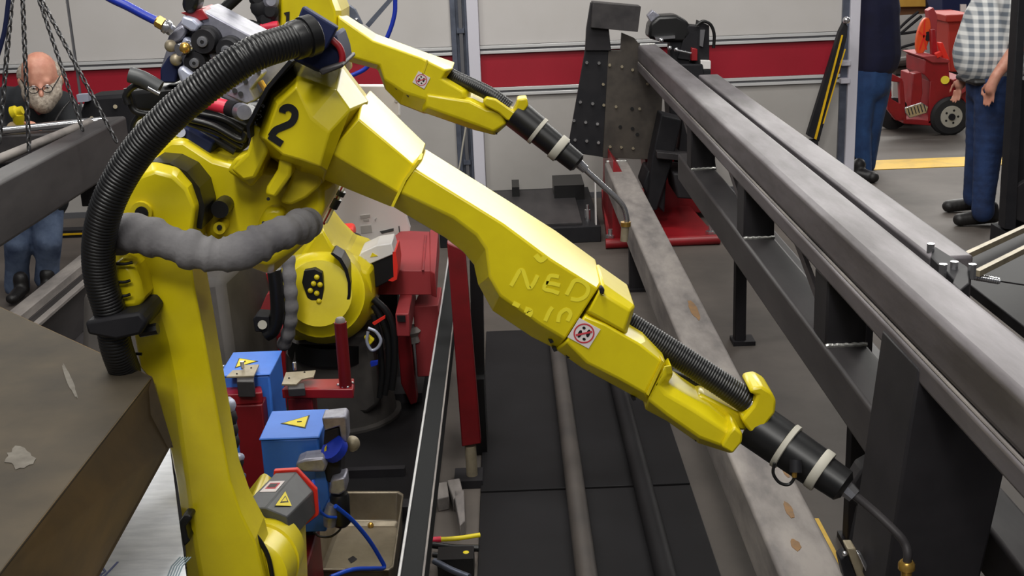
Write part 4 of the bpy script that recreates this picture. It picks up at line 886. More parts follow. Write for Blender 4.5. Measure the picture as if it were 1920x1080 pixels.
# --- middle man, navy shirt, half behind the post
YM = 8.95
p2_ = thing('person', 'man in navy shirt and blue jeans standing half behind the white door post', 'person', (J(1625, 330).x, YM, 0))
hd_c = J(1625, -195)
body = []
head(hd_c, 0.10, (0.8, 0.5, -0.2), body)
body += [(hd_c - Vector((0, 0, 0.07)), 0.06, J(1625, -140), 0.065, U), (J(1625, -100), 0.14, J(1630, 60), 0.15, (1.1, 0.9, 1)), (J(1630, 100), 0.13, J(1628, 145), 0.115, U)]
body += limb((J(1592, -110), 0.06), (J(1582, -10), 0.045), (J(1592, 60), 0.034), (J(1592, 74), 0.034)) + fingers(J(1593, 84), (0, 0, -1), (0.3, -1, 0), 0.05, 0.2)
body += limb((J(1660, -110), 0.06), (J(1664, -10, 0.15), 0.045), (J(1650, 50, 0.3), 0.034), (J(1646, 60, 0.3), 0.034)) + fingers(J(1643, 68, 0.3), (0, 0, -1), (0.3, -1, 0), 0.05, 0.2)
for a, b, c in ((J(1614, 160, -0.04), J(1612, 240, -0.04), J(1616, 318, -0.05)), (J(1642, 160, 0.03), J(1632, 240, 0.05), J(1624, 308, 0.12))): body += limb((a, 0.09), (b, 0.055), (c, 0.045))
organic('body', body, SKIN, p2_, 0.010, 3)
organic('navy_shirt', [(J(1625, -100), 0.17, J(1634, 20), 0.20, (1.05, 0.85, 1)), (J(1634, 20), 0.20, J(1637, 100), 0.205, (1.0, 0.9, 1)), (J(1637, 100), 0.205, J(1636, 118), 0.195, (1, 0.9, 0.6)),
        (J(1592, -110), 0.085, J(1582, -10), 0.07, U), (J(1660, -110), 0.085, J(1664, -10, 0.15), 0.07, U), (J(1664, -10, 0.15), 0.07, J(1652, 44, 0.28), 0.055, U)], NAVYC, p2_, 0.015, 5)
jn = [(J(1632, 122), 0.165, J(1628, 158), 0.165, (1, 0.95, 0.8))]
jn += limb((J(1614, 160, -0.04), 0.115), (J(1612, 240, -0.04), 0.085), (J(1616, 318, -0.05), 0.075)) + limb((J(1642, 160, 0.03), 0.115), (J(1632, 240, 0.05), 0.085), (J(1624, 308, 0.12), 0.072))
organic('jeans', jn, mat('mid_blue_denim', (44, 78, 126), 0.85, 0, (30, 56, 98), 9, 0.15, bscale=60), p2_, 0.014, 3)
for (x, y) in ((1622, 327), (1606, 322)):
    c = PZ(x, y, 0.045); organic('shoe', [(c + Vector((-0.03, 0.06, 0)), 0.05, c + Vector((0.03, -0.09, -0.004)), 0.046, (1, 1, 0.9)), (c + Vector((-0.03, 0.06, 0.02)), 0.045, c + Vector((-0.03, 0.06, 0.06)), 0.05, U)], SHOE, p2_, 0.010, 2)
organic('hair', [(hd_c + Vector((-0.02, -0.02, 0.045)), 0.095, hd_c + Vector((-0.03, -0.02, 0.02)), 0.093, (0.95, 0.95, 0.95))], HAIR, p2_, 0.012, 3)
eyes(hd_c, 0.10, (0.8, 0.5, -0.2), p2_)
# --- left man, stooping behind the hanging frame
YM = 6.65
p3_ = thing('person', 'bald grey-bearded man with glasses and black jacket stooping behind the hanging frame', 'person', (J(60, 545).x, YM, 0))
hc = J(76, 146, -0.35); fd = Vector((0.30, -1, -0.42)).normalized()
body = []
head(hc, 0.108, fd, body)
body += [(hc - Vector((0, -0.03, 0.05)), 0.06, J(66, 190, -0.15), 0.075, U), (J(62, 215, -0.1), 0.13, J(60, 330, 0.05), 0.14, (1.2, 0.9, 1)), (J(60, 340, 0.05), 0.14, J(60, 380), 0.13, U)]
body += limb((J(12, 195, -0.1), 0.06), (J(-14, 260, -0.2), 0.046), (J(14, 252, -0.5), 0.036)) + limb((J(118, 205, -0.1), 0.06), (J(138, 270, -0.2), 0.046), (J(70, 250, -0.52), 0.036))
body += limb((J(14, 252, -0.5), 0.034), (J(26, 244, -0.54), 0.036)) + fingers(J(26, 244, -0.55), (1, 0, 0.1), (0, -0.2, 1), 0.05, 0.8, 0.009)
body += limb((J(70, 250, -0.52), 0.034), (J(58, 240, -0.54), 0.036)) + fingers(J(56, 240, -0.55), (-1, 0, 0.1), (0, -0.2, 1), 0.05, 0.8, 0.009)
for a, b, c in ((J(38, 390), J(34, 455, -0.08), J(32, 535, 0.02)), (J(84, 390), J(90, 450, -0.08), J(86, 520, 0.02))): body += limb((a, 0.09), (b, 0.06), (c, 0.045))
organic('body', body, SKIN, p3_, 0.009, 3)
organic('jacket', [(J(66, 206, -0.12), 0.15, J(64, 250, -0.08), 0.18, (1.15, 0.85, 1)), (J(64, 250, -0.08), 0.19, J(60, 365, 0.02), 0.19, (1.1, 0.85, 1)),
        (J(14, 196, -0.1), 0.10, J(112, 204, -0.1), 0.10, U), (J(10, 205, -0.1), 0.09, J(-14, 262, -0.2), 0.078, U), (J(-14, 262, -0.2), 0.075, J(6, 254, -0.46), 0.052, U),
        (J(120, 212, -0.1), 0.09, J(138, 272, -0.2), 0.078, U), (J(138, 272, -0.2), 0.075, J(84, 252, -0.49), 0.052, U)], JACK, p3_, 0.014, 4)
slab('shirt_collar', [(56, 180), (84, 182), (80, 204), (72, 218), (62, 206)], YM - 0.34, YM - 0.2, SHIRTR, p3_, 0.01)
jn = [(J(62, 370), 0.17, J(62, 385), 0.17, (1.05, 0.9, 0.7))]
jn += limb((J(38, 390, 0), 0.105), (J(34, 455, -0.08), 0.078), (J(32, 500, -0.02), 0.066), (J(32, 536, 0.02), 0.072)) + limb((J(84, 390, 0), 0.105), (J(90, 450, -0.08), 0.078), (J(90, 490, -0.02), 0.066), (J(88, 522, 0.02), 0.070))
organic('jeans', jn, DENIML, p3_, 0.013, 2)
for x, y in ((34, 548), (84, 540)):
    c = PZ(x, y, 0.05); organic('shoe', [(c + Vector((0, 0.06, 0)), 0.042, c + Vector((0, -0.09, -0.008)), 0.036, (1, 1, 0.8)), (c + Vector((0, 0.06, 0.02)), 0.042, c + Vector((0, 0.06, 0.06)), 0.042, U)], SHOE, p3_, 0.010, 2)
up = Vector((0, 0, 1)); sd = fd.cross(up).normalized()
organic('beard', [(hc - up * 0.05 + fd * 0.055 + sd * 0.05, 0.050, hc - up * 0.085 + fd * 0.085, 0.056, U), (hc - up * 0.05 + fd * 0.055 - sd * 0.05, 0.050, hc - up * 0.085 + fd * 0.085, 0.056, U), (hc - up * 0.042 + fd * 0.112 + sd * 0.03, 0.013, hc - up * 0.042 + fd * 0.112 - sd * 0.03, 0.013, U),
                  (hc - up * 0.01 + fd * 0.01 + sd * 0.085, 0.022, hc - up * 0.05 + fd * 0.05 + sd * 0.06, 0.035, U), (hc - up * 0.01 + fd * 0.01 - sd * 0.085, 0.022, hc - up * 0.05 + fd * 0.05 - sd * 0.06, 0.035, U)], HAIR, p3_, 0.007, 2)
organic('hair', [(hc - fd * 0.035 + up * 0.0 + sd * 0.048, 0.070, hc - fd * 0.045 + up * 0.03, 0.076, U), (hc - fd * 0.035 - sd * 0.048, 0.070, hc - fd * 0.05 + up * 0.03, 0.068, U)], HAIR, p3_, 0.009, 2)
organic('mouth', [(hc - up * 0.062 + fd * 0.130 + sd * 0.014, 0.009, hc - up * 0.062 + fd * 0.130 - sd * 0.014, 0.009, U)], SHIRTR, p3_, 0.004, 1)
eyes(hc, 0.108, fd, p3_)
gl = MB()
for s in (-1, 1):
    c = hc + fd * 0.125 + sd * 0.033 * s + up * 0.002
    gl.tube([c + (sd * math.cos(a) * 0.024 + up * math.sin(a) * 0.018) for a in [2 * math.pi * k / 14 for k in range(15)]], 0.0022, 6)
    gl.tube([c + sd * 0.024 * s, hc + sd * 0.1 * s + up * 0.01], 0.0026, 6)
gl.tube([hc + fd * 0.125 + sd * 0.009 + up * 0.004, hc + fd * 0.125 - sd * 0.009 + up * 0.004], 0.002, 6)
gl.build('glasses', SIGNK, p3_)
gr = thing('hand_grinder', 'yellow hand grinder held by the bearded man', 'power tool', J(32, 225, -0.66))
MB().lathe(J(34, 212, -0.64), J(36, 240, -0.60), [(0, 0.026), (0.3, 0.028), (1, 0.022)], 16).build('housing', YEL2, gr)
MB().lathe(J(20, 212, -0.64), J(42, 206, -0.64), [(0, 0.022), (0.1, 0.03), (0.5, 0.03), (0.6, 0.02), (1, 0.02)], 16).build('gear_head', YEL2, gr)
MB().ball(J(27, 243, -0.62), 0.04, (1, 0.8, 1)).build('glove_pad', GLOVE, gr)
hose('tool_cord', px([(40, 245, 6.02), (80, 262, 5.98), (110, 215, 6.2), (130, 190, 6.3)], 6.0), 0.005, BLK, gr)
# ---------------------------------------------------------------- clutter between the robots
mt_ = thing('robot_platform', 'dark steel floor platform under the two yellow robots', 'platform', (-0.9, 4, 0))
box('platform_plate', (-1.75, 1.6, 0), (-0.30, 3.4, 0.02), DECK, mt_, 0.003)
box('platform_plate', (-1.75, 3.415, 0), (-0.30, 5.6, 0.02), DECK, mt_, 0.003)
box('channel_bar', (-0.75, 3.66, 0.02), (-0.38, 3.72, 0.07), DKST, mt_); box('channel_bar', (-0.72, 4.0, 0.02), (-0.42, 4.03, 0.05), DKST, mt_)
cv = thing('covered_cabinet', 'dark grey vinyl-covered cabinet behind the lower arm of robot 2', 'cabinet', (-1.35, 4.2, 0))
MB().loft([[Vector(v) for v in ((-1.62, 4.1, 0.02), (-0.98, 4.05, 0.02), (-0.95, 4.9, 0.02), (-1.62, 4.9, 0.02))], [Vector(v) for v in ((-1.58, 4.3, 0.66), (-1.06, 4.28, 0.70), (-0.98, 4.9, 0.72), (-1.6, 4.9, 0.70))]]).build('cover', DRAPE, cv, 0.03)
def bluebox(label, z, q, zb, tri):
    A = [PZ(x, y, z) for x, y in q]
    x0 = (A[0].x + A[3].x) / 2; x1 = (A[1].x + A[2].x) / 2; y0 = A[3].y; y1 = A[0].y
    t = thing('blue_terminal_box', label, 'electrical box', ((x0 + x1) / 2, (y0 + y1) / 2, zb))
    box('body', (x0, y0, zb), (x1, y1, z - 0.006), BLUE, t, 0.006)
    box('lid', (x0 - 0.003, y0 - 0.003, z - 0.006), (x1 + 0.003, y1 + 0.003, z), BLUE, t, 0.003)
    T = [PZ(x, y, z + 0.001) for x, y in tri]; c = sum(T, Vector()) / 3
    MB().loft([T, [v - Vector((0, 0, 0.001)) for v in T]]).build('warning_label', SIGNK, t)
    T2 = [c + (v - c) * 0.84 + Vector((0, 0, 0.0008)) for v in T]; MB().loft([T2, [v - Vector((0, 0, 0.001)) for v in T2]]).build('warning_label_face', SIGNY, t)
    a = T2[1].lerp(T2[2], 0.5); cc = c + Vector((0, 0, 0.001)); d = (a - cc) * 0.5
    ribbon([cc - d * 0.4, cc + d * 0.1 + Vector((0.004, 0, 0)), cc + d * 0.1 - Vector((0.004, 0, 0)), cc + d * 0.8], 0.003, Vector((0, 0, 1))).build('warning_print', SIGNK, t)
    return t, x0, x1, y0, y1
bb1 = bluebox('nearer blue box with yellow warning triangle, above the grey robot motor', 0.62, [(512, 771), (610, 767), (600, 822), (487, 822)], 0.34, [(526, 794), (581, 778), (573, 803)])
bb2 = bluebox('farther blue box with half-hidden yellow triangle, behind the left red stand', 0.60, [(433, 661), (525, 658), (509, 696), (417, 704)], 0.25, [(440, 690), (448, 671), (484, 677)])
for b_, zz in ((bb1, 0.34), (bb2, 0.25)):
    xm = (b_[1] + b_[2]) / 2; ym = (b_[3] + b_[4]) / 2
    box('foot_post', (xm - 0.03, ym - 0.03, 0.02), (xm + 0.03, ym + 0.03, zz), DKST, b_[0])
# red stands
rs = thing('red_stand', 'left red steel stand with flat top and small zinc bracket', 'stand', PZ(450, 740, 0.55))
zt = 0.56
pts = [(395, 720), (488, 715), (492, 736), (398, 742)]
A = [PZ(x, y, zt) for x, y in pts]
MB().loft([A, [v - Vector((0, 0, 0.035)) for v in A]]).build('top_plate', RED, rs, 0.003)
f0 = PZ(437, 742, zt); f1 = PZ(490, 738, zt)
box('column', (f0.x, f0.y + 0.005, 0.02), (f1.x, f0.y + 0.09, zt - 0.035), REDSH, rs, 0.004)
rs2 = thing('red_stand', 'right red stand carrying a flat arm and an upright round red peg', 'stand', PZ(560, 740, 0.55))
A = [PZ(x, y, zt) for x, y in [(545, 711), (664, 709), (662, 730), (528, 730)]]
MB().loft([A, [v - Vector((0, 0, 0.03)) for v in A]]).build('top_plate', RED, rs2, 0.003)
c = PZ(648, 724, zt)
MB().cyl(c, c + Vector((0, 0, 0.205)), 0.019, n=20).build('peg', REDSH, rs2); MB().lathe(c + Vector((0, 0, 0.205)), c + Vector((0, 0, 0.22)), [(0, 0.015), (0.6, 0.015), (1, 0.01)], 14).build('peg_tip', STEELT, rs2)
for x, y in ((634, 722), (643, 726), (652, 726), (661, 718)): MB().ball(PZ(x, y, zt + 0.002), 0.005).build('weld_bead', CHROME, rs2)
g0, g1 = PZ(536, 732, zt), PZ(582, 732, zt)
box('column', (g0.x, g0.y + 0.01, 0.02), (g1.x, g0.y + 0.09, zt - 0.03), REDSH, rs2, 0.004)
def lplate(label, pts, z, peg, blk, st_):
    t = thing('zinc_bracket', label, 'bracket', PZ(*pts[0], z))
    A = [PZ(x, y, z) for x, y in pts]
    MB().loft([A, [v - Vector((0, 0, 0.006)) for v in A]]).build('plate', TAN, t, 0.001)
    c = PZ(*peg, z); MB().cyl(c - Vector((0, 0, 0.002)), c + Vector((0, 0, 0.022)), 0.006).build('pin', CHROME, t)
    B = [PZ(x, y, z - 0.006) for x, y in blk]; MB().loft([B, [Vector((v.x, v.y, st_)) for v in B]]).build('block', DSTEEL, t, 0.002)
    return t
t_ = lplate('tan zinc L-bracket on the left red stand, in front of the farther blue box', [(424, 706), (436, 694), (455, 693), (458, 684), (486, 683), (476, 704)], zt + 0.055, (455, 690), [(444, 704), (476, 704), (476, 716), (444, 716)], zt)
for x, y in ((444, 701), (471, 690)): MB().cyl(PZ(x, y, zt + 0.0555), PZ(x, y, zt + 0.0565), 0.003, n=8).build('hole', SIGNK, t_)
t_ = lplate('tan zinc L-bracket on the right red stand, left of the round peg', [(528, 720), (536, 698), (592, 694), (588, 706), (566, 710), (556, 720)], zt + 0.03, (553, 692), [(540, 720), (570, 718), (572, 728), (540, 730)], zt)
for x, y in ((542, 709), (571, 698)): MB().cyl(PZ(x, y, zt + 0.0305), PZ(x, y, zt + 0.0315), 0.003, n=8).build('hole', SIGNK, t_)
bar = MB().cyl(PZ(392, 687, 0.6), PZ(421, 688, 0.6), 0.006).build('short_rod', CHROME, bb2[0])
# torch cleaning station
cs = thing('torch_cleaner', 'grey torch-cleaning unit with clamp jaws and dark cylinder, right of the nearer blue box', 'tool station', P(620, 870, 2.95))
Yc = 2.95
slab('jaw_plate', [(603, 784), (645, 780), (650, 786), (652, 828), (640, 830), (636, 800), (608, 808)], Yc, Yc + 0.06, ALU, cs, 0.004)
slab('main_block', [(608, 806), (636, 800), (640, 850), (638, 910), (612, 905), (604, 860)], Yc + 0.01, Yc + 0.12, DKST, cs, 0.006)
slab('side_clamp', [(555, 868), (570, 862), (606, 858), (614, 872), (608, 886), (570, 886), (554, 880)], Yc - 0.04, Yc + 0.02, ALU, cs, 0.006)
slab('lower_clamp', [(620, 900), (648, 894), (650, 920), (636, 930), (616, 926)], Yc - 0.02, Yc + 0.04, ALU, cs, 0.006)
MB().cyl(P(622, 838, Yc - 0.01), P(632, 846, Yc + 0.0), 0.035).build('blue_disc', BLUEH, cs)
slab('yellow_tag', [(608, 842), (612, 836), (612, 862), (608, 866)], Yc - 0.01, Yc, SIGNY, cs)
MB().lathe(P(636, 925, Yc), P(640, 985, Yc), [(0, 0.022), (0.1, 0.026), (0.9, 0.026), (1, 0.018)], 18).build('cylinder', BLK, cs)
MB().lathe(P(622, 945, Yc - 0.02), P(618, 985, Yc - 0.02), [(0, 0.012), (0.5, 0.02), (1, 0.016)], 14).build('filter_bowl', ALU, cs)
slab('blue_panel', [(590, 880), (612, 884), (618, 935), (600, 968), (590, 930)], Yc + 0.02, Yc + 0.05, BLUE, cs, 0.003)
MB().ball(P(660, 832, Yc + 0.1), 0.022).build('brass_knob', TAN, cs)
for lbl, pts, r in (('bright blue air line looping down over the steel tray', [(629, 949, 2.9), (660, 975, 2.95), (690, 1010, 3.0), (712, 1045, 3.05), (720, 1064, 3.06), (700, 1066, 3.0), (660, 1068, 2.9), (620, 1082, 2.85)], 0.006),
                    ('thin blue line hanging beside the red motor gasket', [(586, 900, 2.88), (592, 930, 2.86), (596, 960, 2.85), (570, 982, 2.83), (548, 992, 2.82)], 0.005),
                    ('thin blue line joining the cleaner and its filter bowl', [(596, 955, 2.86), (612, 968, 2.88), (630, 970, 2.9)], 0.004)):
    tag(hose('air_line', px(pts, 2.9), r, BLUEC), lbl, 'hose')
tag(hose('thin_cord', px([(588, 998), (600, 1006), (620, 1006), (636, 995), (640, 985)], 2.95), 0.003, BLK), 'thin dark cord curving above the corner of the steel tray', 'cord')
# left machine piece seen between arm and red stand
ma = thing('valve_stack', 'stack of black and silver valves with orange-red plugs between yellow arm and red column', 'valve', P(420, 830, 2.75))
for k, (x, y, m_, r) in enumerate(((424, 762, ALUL, 0.022), (424, 785, BLKM, 0.026), (426, 808, DKST, 0.026), (430, 830, BLKM, 0.024), (428, 852, REDO, 0.016), (436, 868, BLKM, 0.026), (446, 860, ALUL, 0.012), (438, 890, BLKM, 0.024), (438, 908, REDO, 0.014), (450, 895, CHROME, 0.010), (448, 930, BLKM, 0.03))):
    MB().lathe(P(x - 6, y, 2.72), P(x + 6, y - 3, 2.76), [(0, r * 0.8), (0.2, r), (0.7, r), (0.8, r * 0.8), (1, r * 0.8)], 10).build('valve_body', m_, ma)
MB().cyl((P(430, 900, 2.78).x, 2.78, 0.02), (P(430, 900, 2.78).x, 2.78, 0.5), 0.015).build('valve_pipe', BLKM, ma)
# tray
ty = thing('steel_tray', 'stainless steel tray with rounded corners on the floor right of the motor', 'tray', (-0.5, 3.3, 0.02))
zr = 0.15
O = [PZ(x, y, zr) for x, y in ((640, 920), (748, 920), (757, 926), (738, 1062), (730, 1068), (568, 1068), (572, 1052), (622, 930))]
cc = sum(O, Vector()) / len(O)
sc_in = lambda k, z: [Vector((cc.x + (v.x - cc.x) * k, cc.y + (v.y - cc.y) * k, z)) for v in O]
MB().loft([sc_in(1.0, zr - 0.006), sc_in(1.0, zr), sc_in(0.95, zr), sc_in(0.88, zr - 0.09), sc_in(0.80, zr - 0.1)], False).add(sc_in(0.80, zr - 0.1), [tuple(range(8))]).build('tray_body', TRAYM, ty, 0.004)
MB().loft([sc_in(0.97, zr - 0.006), sc_in(0.9, 0.02)], False).build('tray_shell', TRAYM, ty)
MB().ball(PZ(695, 985, 0.055), 0.010).build('copper_bit', BRASS, ty)
MB().loft([[PZ(x, y, 0.0515) for x, y in ((652, 1048), (662, 1042), (670, 1048), (658, 1056))], [PZ(x, y, 0.0505) for x, y in ((652, 1048), (662, 1042), (670, 1048), (658, 1056))]]).build('stain', DKST, ty)
rbx = thing('red_base_box', 'dark red steel base box behind the gasket of the near robot motor', 'base', (P(570, 1010, 2.75).x, 2.8, 0))
b0_ = PZ(548, 1000, 0.3); box('base_body', (b0_.x, 2.75, 0.02), (PZ(600, 985, 0.3).x, 3.1, 0.3), REDSH, rbx, 0.006)
# long guard beam with bright edge, tall red post
MATT = mat('matt_black_steel', (40, 41, 42), 0.8, spec=0.15)
gb = thing('guard_beam', 'long dark steel beam with one bright edge, running left of the tall red post', 'beam', (-0.3, 3.9, 0))
zg = 0.42
box('beam_body', (-0.30, 2.2, zg - 0.08), (-0.245, 6.1, zg), MATT, gb, 0.002)
box('bright_edge', (-0.307, 2.2, zg - 0.01), (-0.300, 6.1, zg + 0.006), RAILM, gb, 0.002)
box('thin_lip', (-0.248, 2.2, zg), (-0.243, 6.1, zg + 0.006), STEELT, gb)
box('leg', (-0.29, 5.7, 0.0), (-0.24, 5.75, zg - 0.08), DKST, gb); box('leg', (-0.29, 2.35, 0.0), (-0.24, 2.4, zg - 0.08), DKST, gb)
tp = thing('red_post', 'tall narrow red steel post between the guard beam and the dark deck', 'post', P(885, 840, 3.9))
Yp = 3.95
a = [P(x, y, Yp) for x, y in ((838, 455), (872, 470), (902, 832), (866, 838))]
MB().loft([a, [v + Vector((0, 0.05, 0)) for v in a]]).build('post_plate', REDSH, tp, 0.004)
MB().cyl(P(882, 836, Yp + 0.02), Vector((P(882, 836, Yp).x, Yp + 0.02, 0.0)), 0.02).build('post_pin', TAN, tp)
box('post_foot', (P(882, 860, Yp).x - 0.06, Yp - 0.03, 0.0), (P(882, 860, Yp).x + 0.04, Yp + 0.08, 0.03), DKST, tp)
bk = thing('black_upright', 'black steel upright just right of the tall red post', 'post', (P(893, 700, 4.3).x, 4.3, 0))
slab('upright_body', [(880, 470), (905, 470), (908, 700), (906, 900), (892, 900), (884, 650)], 4.25, 4.35, BLK, bk)
box('upright_foot', (-0.2, 4.2, 0), (-0.13, 4.4, 0.3), BLK, bk)
for (x0, y0, x1, y1, m_, r, lb_) in ((813, 1012, 900, 1003, SIGNY, 0.0075, 'yellow cable with red end crossing the gap beside the guard beam'), (812, 1022, 898, 1028, BLK, 0.011, 'thick black cable just below the yellow one'), (812, 1040, 880, 1042, BLK, 0.009, 'black plug cable with a yellow tip'), (815, 1052, 880, 1082, GALV, 0.010, 'bluish grey cable at the bottom of the gap')):
    o_ = thing('floor_cable', lb_, 'cable', P(x0, y0, 3.35))
    hose('cable_body', [PZ(x0, y0, 0.05), PZ((x0 + x1) / 2, (y0 + y1) / 2 + 2, 0.05), PZ(x1, y1, 0.05)], r, m_, o_)
    if m_ is SIGNY: MB().cyl(PZ(x0 - 2, y0, 0.05), PZ(x0 + 14, y0 - 1, 0.05), 0.009).build('red_end', REDH, o_)
    if y0 == 1040: MB().ball(PZ(874, 1041, 0.05), 0.014).build('yellow_tip', SIGNY, o_)
ft = thing('floor_bracket', 'worn silver bracket lying beside the foot of the tall red post', 'bracket', PZ(845, 920, 0.02))
for pts in ([(820, 905), (838, 902), (842, 930), (820, 935)], [(838, 900), (862, 896), (868, 922), (850, 935)], [(850, 920), (870, 918), (872, 975), (862, 985)]):
    A = [PZ(x, y, 0.05) for x, y in pts]; MB().loft([A, [Vector((v.x, v.y, 0.0)) for v in A]]).build('piece', STEELT, ft, 0.004)
box('cross_bar', (-0.27, 3.32, 0.0), (-0.16, 3.40, 0.06), BLK, ft)
# red weldments behind
rw = thing('red_fixture', 'dull red welded fixture of boxes and arms behind the white panel and guard beam', 'fixture', (-0.6, 5, 0))
def zb_(name, pts, z1, h, m=REDD): return zslab(name, pts, z1, z1 - h, m, rw, 0.004)
zb_('upper_box', [(752, 432), (806, 434), (808, 507), (700, 507), (704, 470)], 0.62, 0.10)
zb_('side_strip', [(806, 430), (822, 432), (816, 512), (806, 508)], 0.625, 0.10)
zb_('thin_strip', [(796, 440), (800, 440), (795, 505), (790, 505)], 0.628, 0.006, RED)
zb_('square_arm', [(755, 528), (778, 528), (766, 588), (741, 588)], 0.52, 0.09)
zb_('right_box', [(790, 540), (828, 538), (822, 572), (774, 574)], 0.45, 0.30)
slab('arm_end', [(744, 592), (760, 592), (760, 604), (745, 603)], PZ(750, 590, 0.52).y - 0.003, PZ(750, 590, 0.52).y + 0.002, SIGNK, rw)
slab('leg_plate', [(741, 592), (766, 590), (776, 700), (782, 755), (770, 760), (752, 720)], 4.62, 4.7, REDSH, rw, 0.004)
slab('leg_plate', [(790, 574), (822, 572), (815, 700), (788, 680)], 4.75, 4.85, REDSH, rw, 0.004)
slab('dark_web', [(700, 520), (745, 520), (745, 760), (715, 765), (705, 620)], 4.9, 5.0, BLKM, rw)
slab('cross_strip', [(725, 528), (756, 526), (752, 542), (724, 545)], 4.85, 4.9, RED, rw)
MB().lathe(P(770, 612, 4.66), P(774, 640, 4.66), [(0, 0.03), (0.3, 0.045), (0.6, 0.03), (1, 0.035)], 8).build('clamp_fitting', STEELT, rw)
box('floor_frame', (-0.9, 4.7, 0), (-0.40, 5.6, 0.06), DKST, rw)
rw2 = thing('red_column', 'red steel column behind the black hose, left of robot 1', 'post', P(492, 560, 4.75))
slab('column_face', [(480, 515), (512, 510), (512, 680), (484, 690)], 4.7, 4.8, RED, rw2, 0.004)
slab('sloped_bar', [(500, 552), (514, 545), (506, 590), (482, 594)], 4.55, 4.62, REDD, rw2, 0.003)
box('foot', (P(495, 600, 4.75).x - 0.08, 4.7, 0.0), (P(495, 600, 4.75).x + 0.08, 4.85, 0.35), RED, rw2)
# white panel behind robot 2
wp = thing('cabinet_door', 'tall white plastic door with faint print behind the forearm of robot 2', 'panel', P(700, 470, 5.2))
Yw = 5.2
slab('panel_sheet', [(600, 160), (730, 160), (749, 176), (752, 300), (762, 405), (769, 428), (767, 450), (745, 470), (690, 474), (600, 480), (585, 330)], Yw, Yw + 0.04, WHITE, wp, 0.006)
slab('panel_corner', [(766, 436), (769, 448), (748, 474), (720, 478), (742, 466)], Yw - 0.004, Yw + 0.03, LWALL, wp)
for pts in ([(675, 404), (694, 402), (694, 408), (676, 411)], [(676, 424), (696, 422), (698, 436), (677, 438)], [(702, 412), (706, 408), (704, 416)]):
    slab('print_block', pts, Yw - 0.003, Yw, LWALL, wp)
slab('print_block', [(681, 412), (692, 411), (692, 415), (682, 416)], Yw - 0.003, Yw, LWALL, wp)
slab('slot', [(712, 434), (738, 428), (738, 433), (716, 438)], Yw - 0.004, Yw, CHAR, wp); slab('slot', [(747, 424), (749, 424), (752, 454), (750, 454)], Yw - 0.004, Yw, CHAR, wp)
for x, y in ((743, 189), (748, 218), (749, 253)): MB().cyl(P(x, y, Yw - 0.003), P(x, y, Yw), 0.008, n=8).build('screw', LWALL, wp)
box('panel_foot', (P(680, 470, Yw).x - 0.12, Yw, 0.0), (P(680, 470, Yw).x + 0.12, Yw + 0.1, P(680, 470, Yw).z), DKST, wp)
cb = thing('striped_lead', 'red, white and black banded cable bundle hanging below the neck of robot 2', 'cable', P(630, 350, 2.9))
pth = [P(x, y, 2.75) for x, y in ((644, 346), (637, 360), (629, 375), (621, 390), (614, 405), (606, 420))]
for off, m_ in ((-0.006, WHITE), (0.0, RED), (0.006, WHITE)):
    hose('lead', [p + Vector((off, 0, off * 0.5)) for p in pth], 0.004, m_, cb)
for i, m_ in ((1, BLK), (2, BLK), (2.55, BLK)):
    k = int(i); p = pth[k].lerp(pth[k + 1], i - k); d = (pth[k + 1] - pth[k]).normalized()
    MB().cyl(p - d * 0.005, p + d * 0.007, 0.0135, n=12).build('band', m_, cb)
MB().lathe(P(622, 340, 2.7), P(600, 348, 2.7), [(0, 0.012), (0.4, 0.016), (1, 0.005)], 8).build('plug_cap', CREAM, cb)
MB().ball(P(627, 347, 2.7), 0.008).build('plug_tip', ALUL, cb)
# blue hose loop on the wall side
bl = hose('blue_loop', px([(742, -30), (741, 0), (740, 25), (732, 55), (718, 85), (700, 110), (686, 128), (668, 138), (650, 145)], 6.2), 0.011, BLUEH); tag(bl, 'thin blue hose curving down behind the forearm of robot 1', 'hose')
dp = thing('overhead_chain_bar', 'grey perforated bar slanting across the white wall behind robot 1', 'bar', P(700, 40, 6.6))
MB().loft([px([(735, -10), (742, -6), (692, 52), (685, 46)], 6.6), [v + Vector((0, 0.02, 0)) for v in px([(735, -10), (742, -6), (692, 52), (685, 46)], 6.6)]]).build('bar_body', GALV, dp)
slab('bracket_plate', [(640, 12), (656, 10), (666, 18), (680, 46), (664, 42), (640, 24)], 6.4, 6.44, GALV, dp, 0.003)
MB().ball(P(668, 37, 6.38), 0.01).build('rivet', CHROME, dp)
MB().cyl(P(738, -8, 6.62), Vector((P(738, -8, 6.62).x, 6.62, 3.3)), 0.012).build('hanger_rod', GALV, dp)
wr_ = hose('thin_cord', px([(874, 235), (868, 270), (862, 310), (855, 340)], 8.2), 0.006, CREAM); tag(wr_, 'thin pale cord hanging in front of the grey wall channel', 'cord')
# black slab boxes left of feeder (control unit behind)
lf2 = thing('black_machine', 'black perforated machine cover behind the lifted frame, left of the big hose', 'machine', P(200, 240, 6.6))
slab('cover', [(160, 182), (245, 176), (300, 210), (300, 300), (150, 300), (140, 240)], 6.95, 7.2, BLKM, lf2, 0.02)
for x, y in ((172, 222), (216, 200)): MB().cyl(P(x, y, 6.94), P(x, y, 6.95), 0.012, n=10).build('button', TAN, lf2)
slab('label', [(143, 178), (165, 176), (166, 190), (146, 192)], 6.9, 6.95, ALUL, lf2)
box('pedestal', (-2.2, 6.97, 0), (-1.95, 7.18, 0.7), BLKM, lf2)
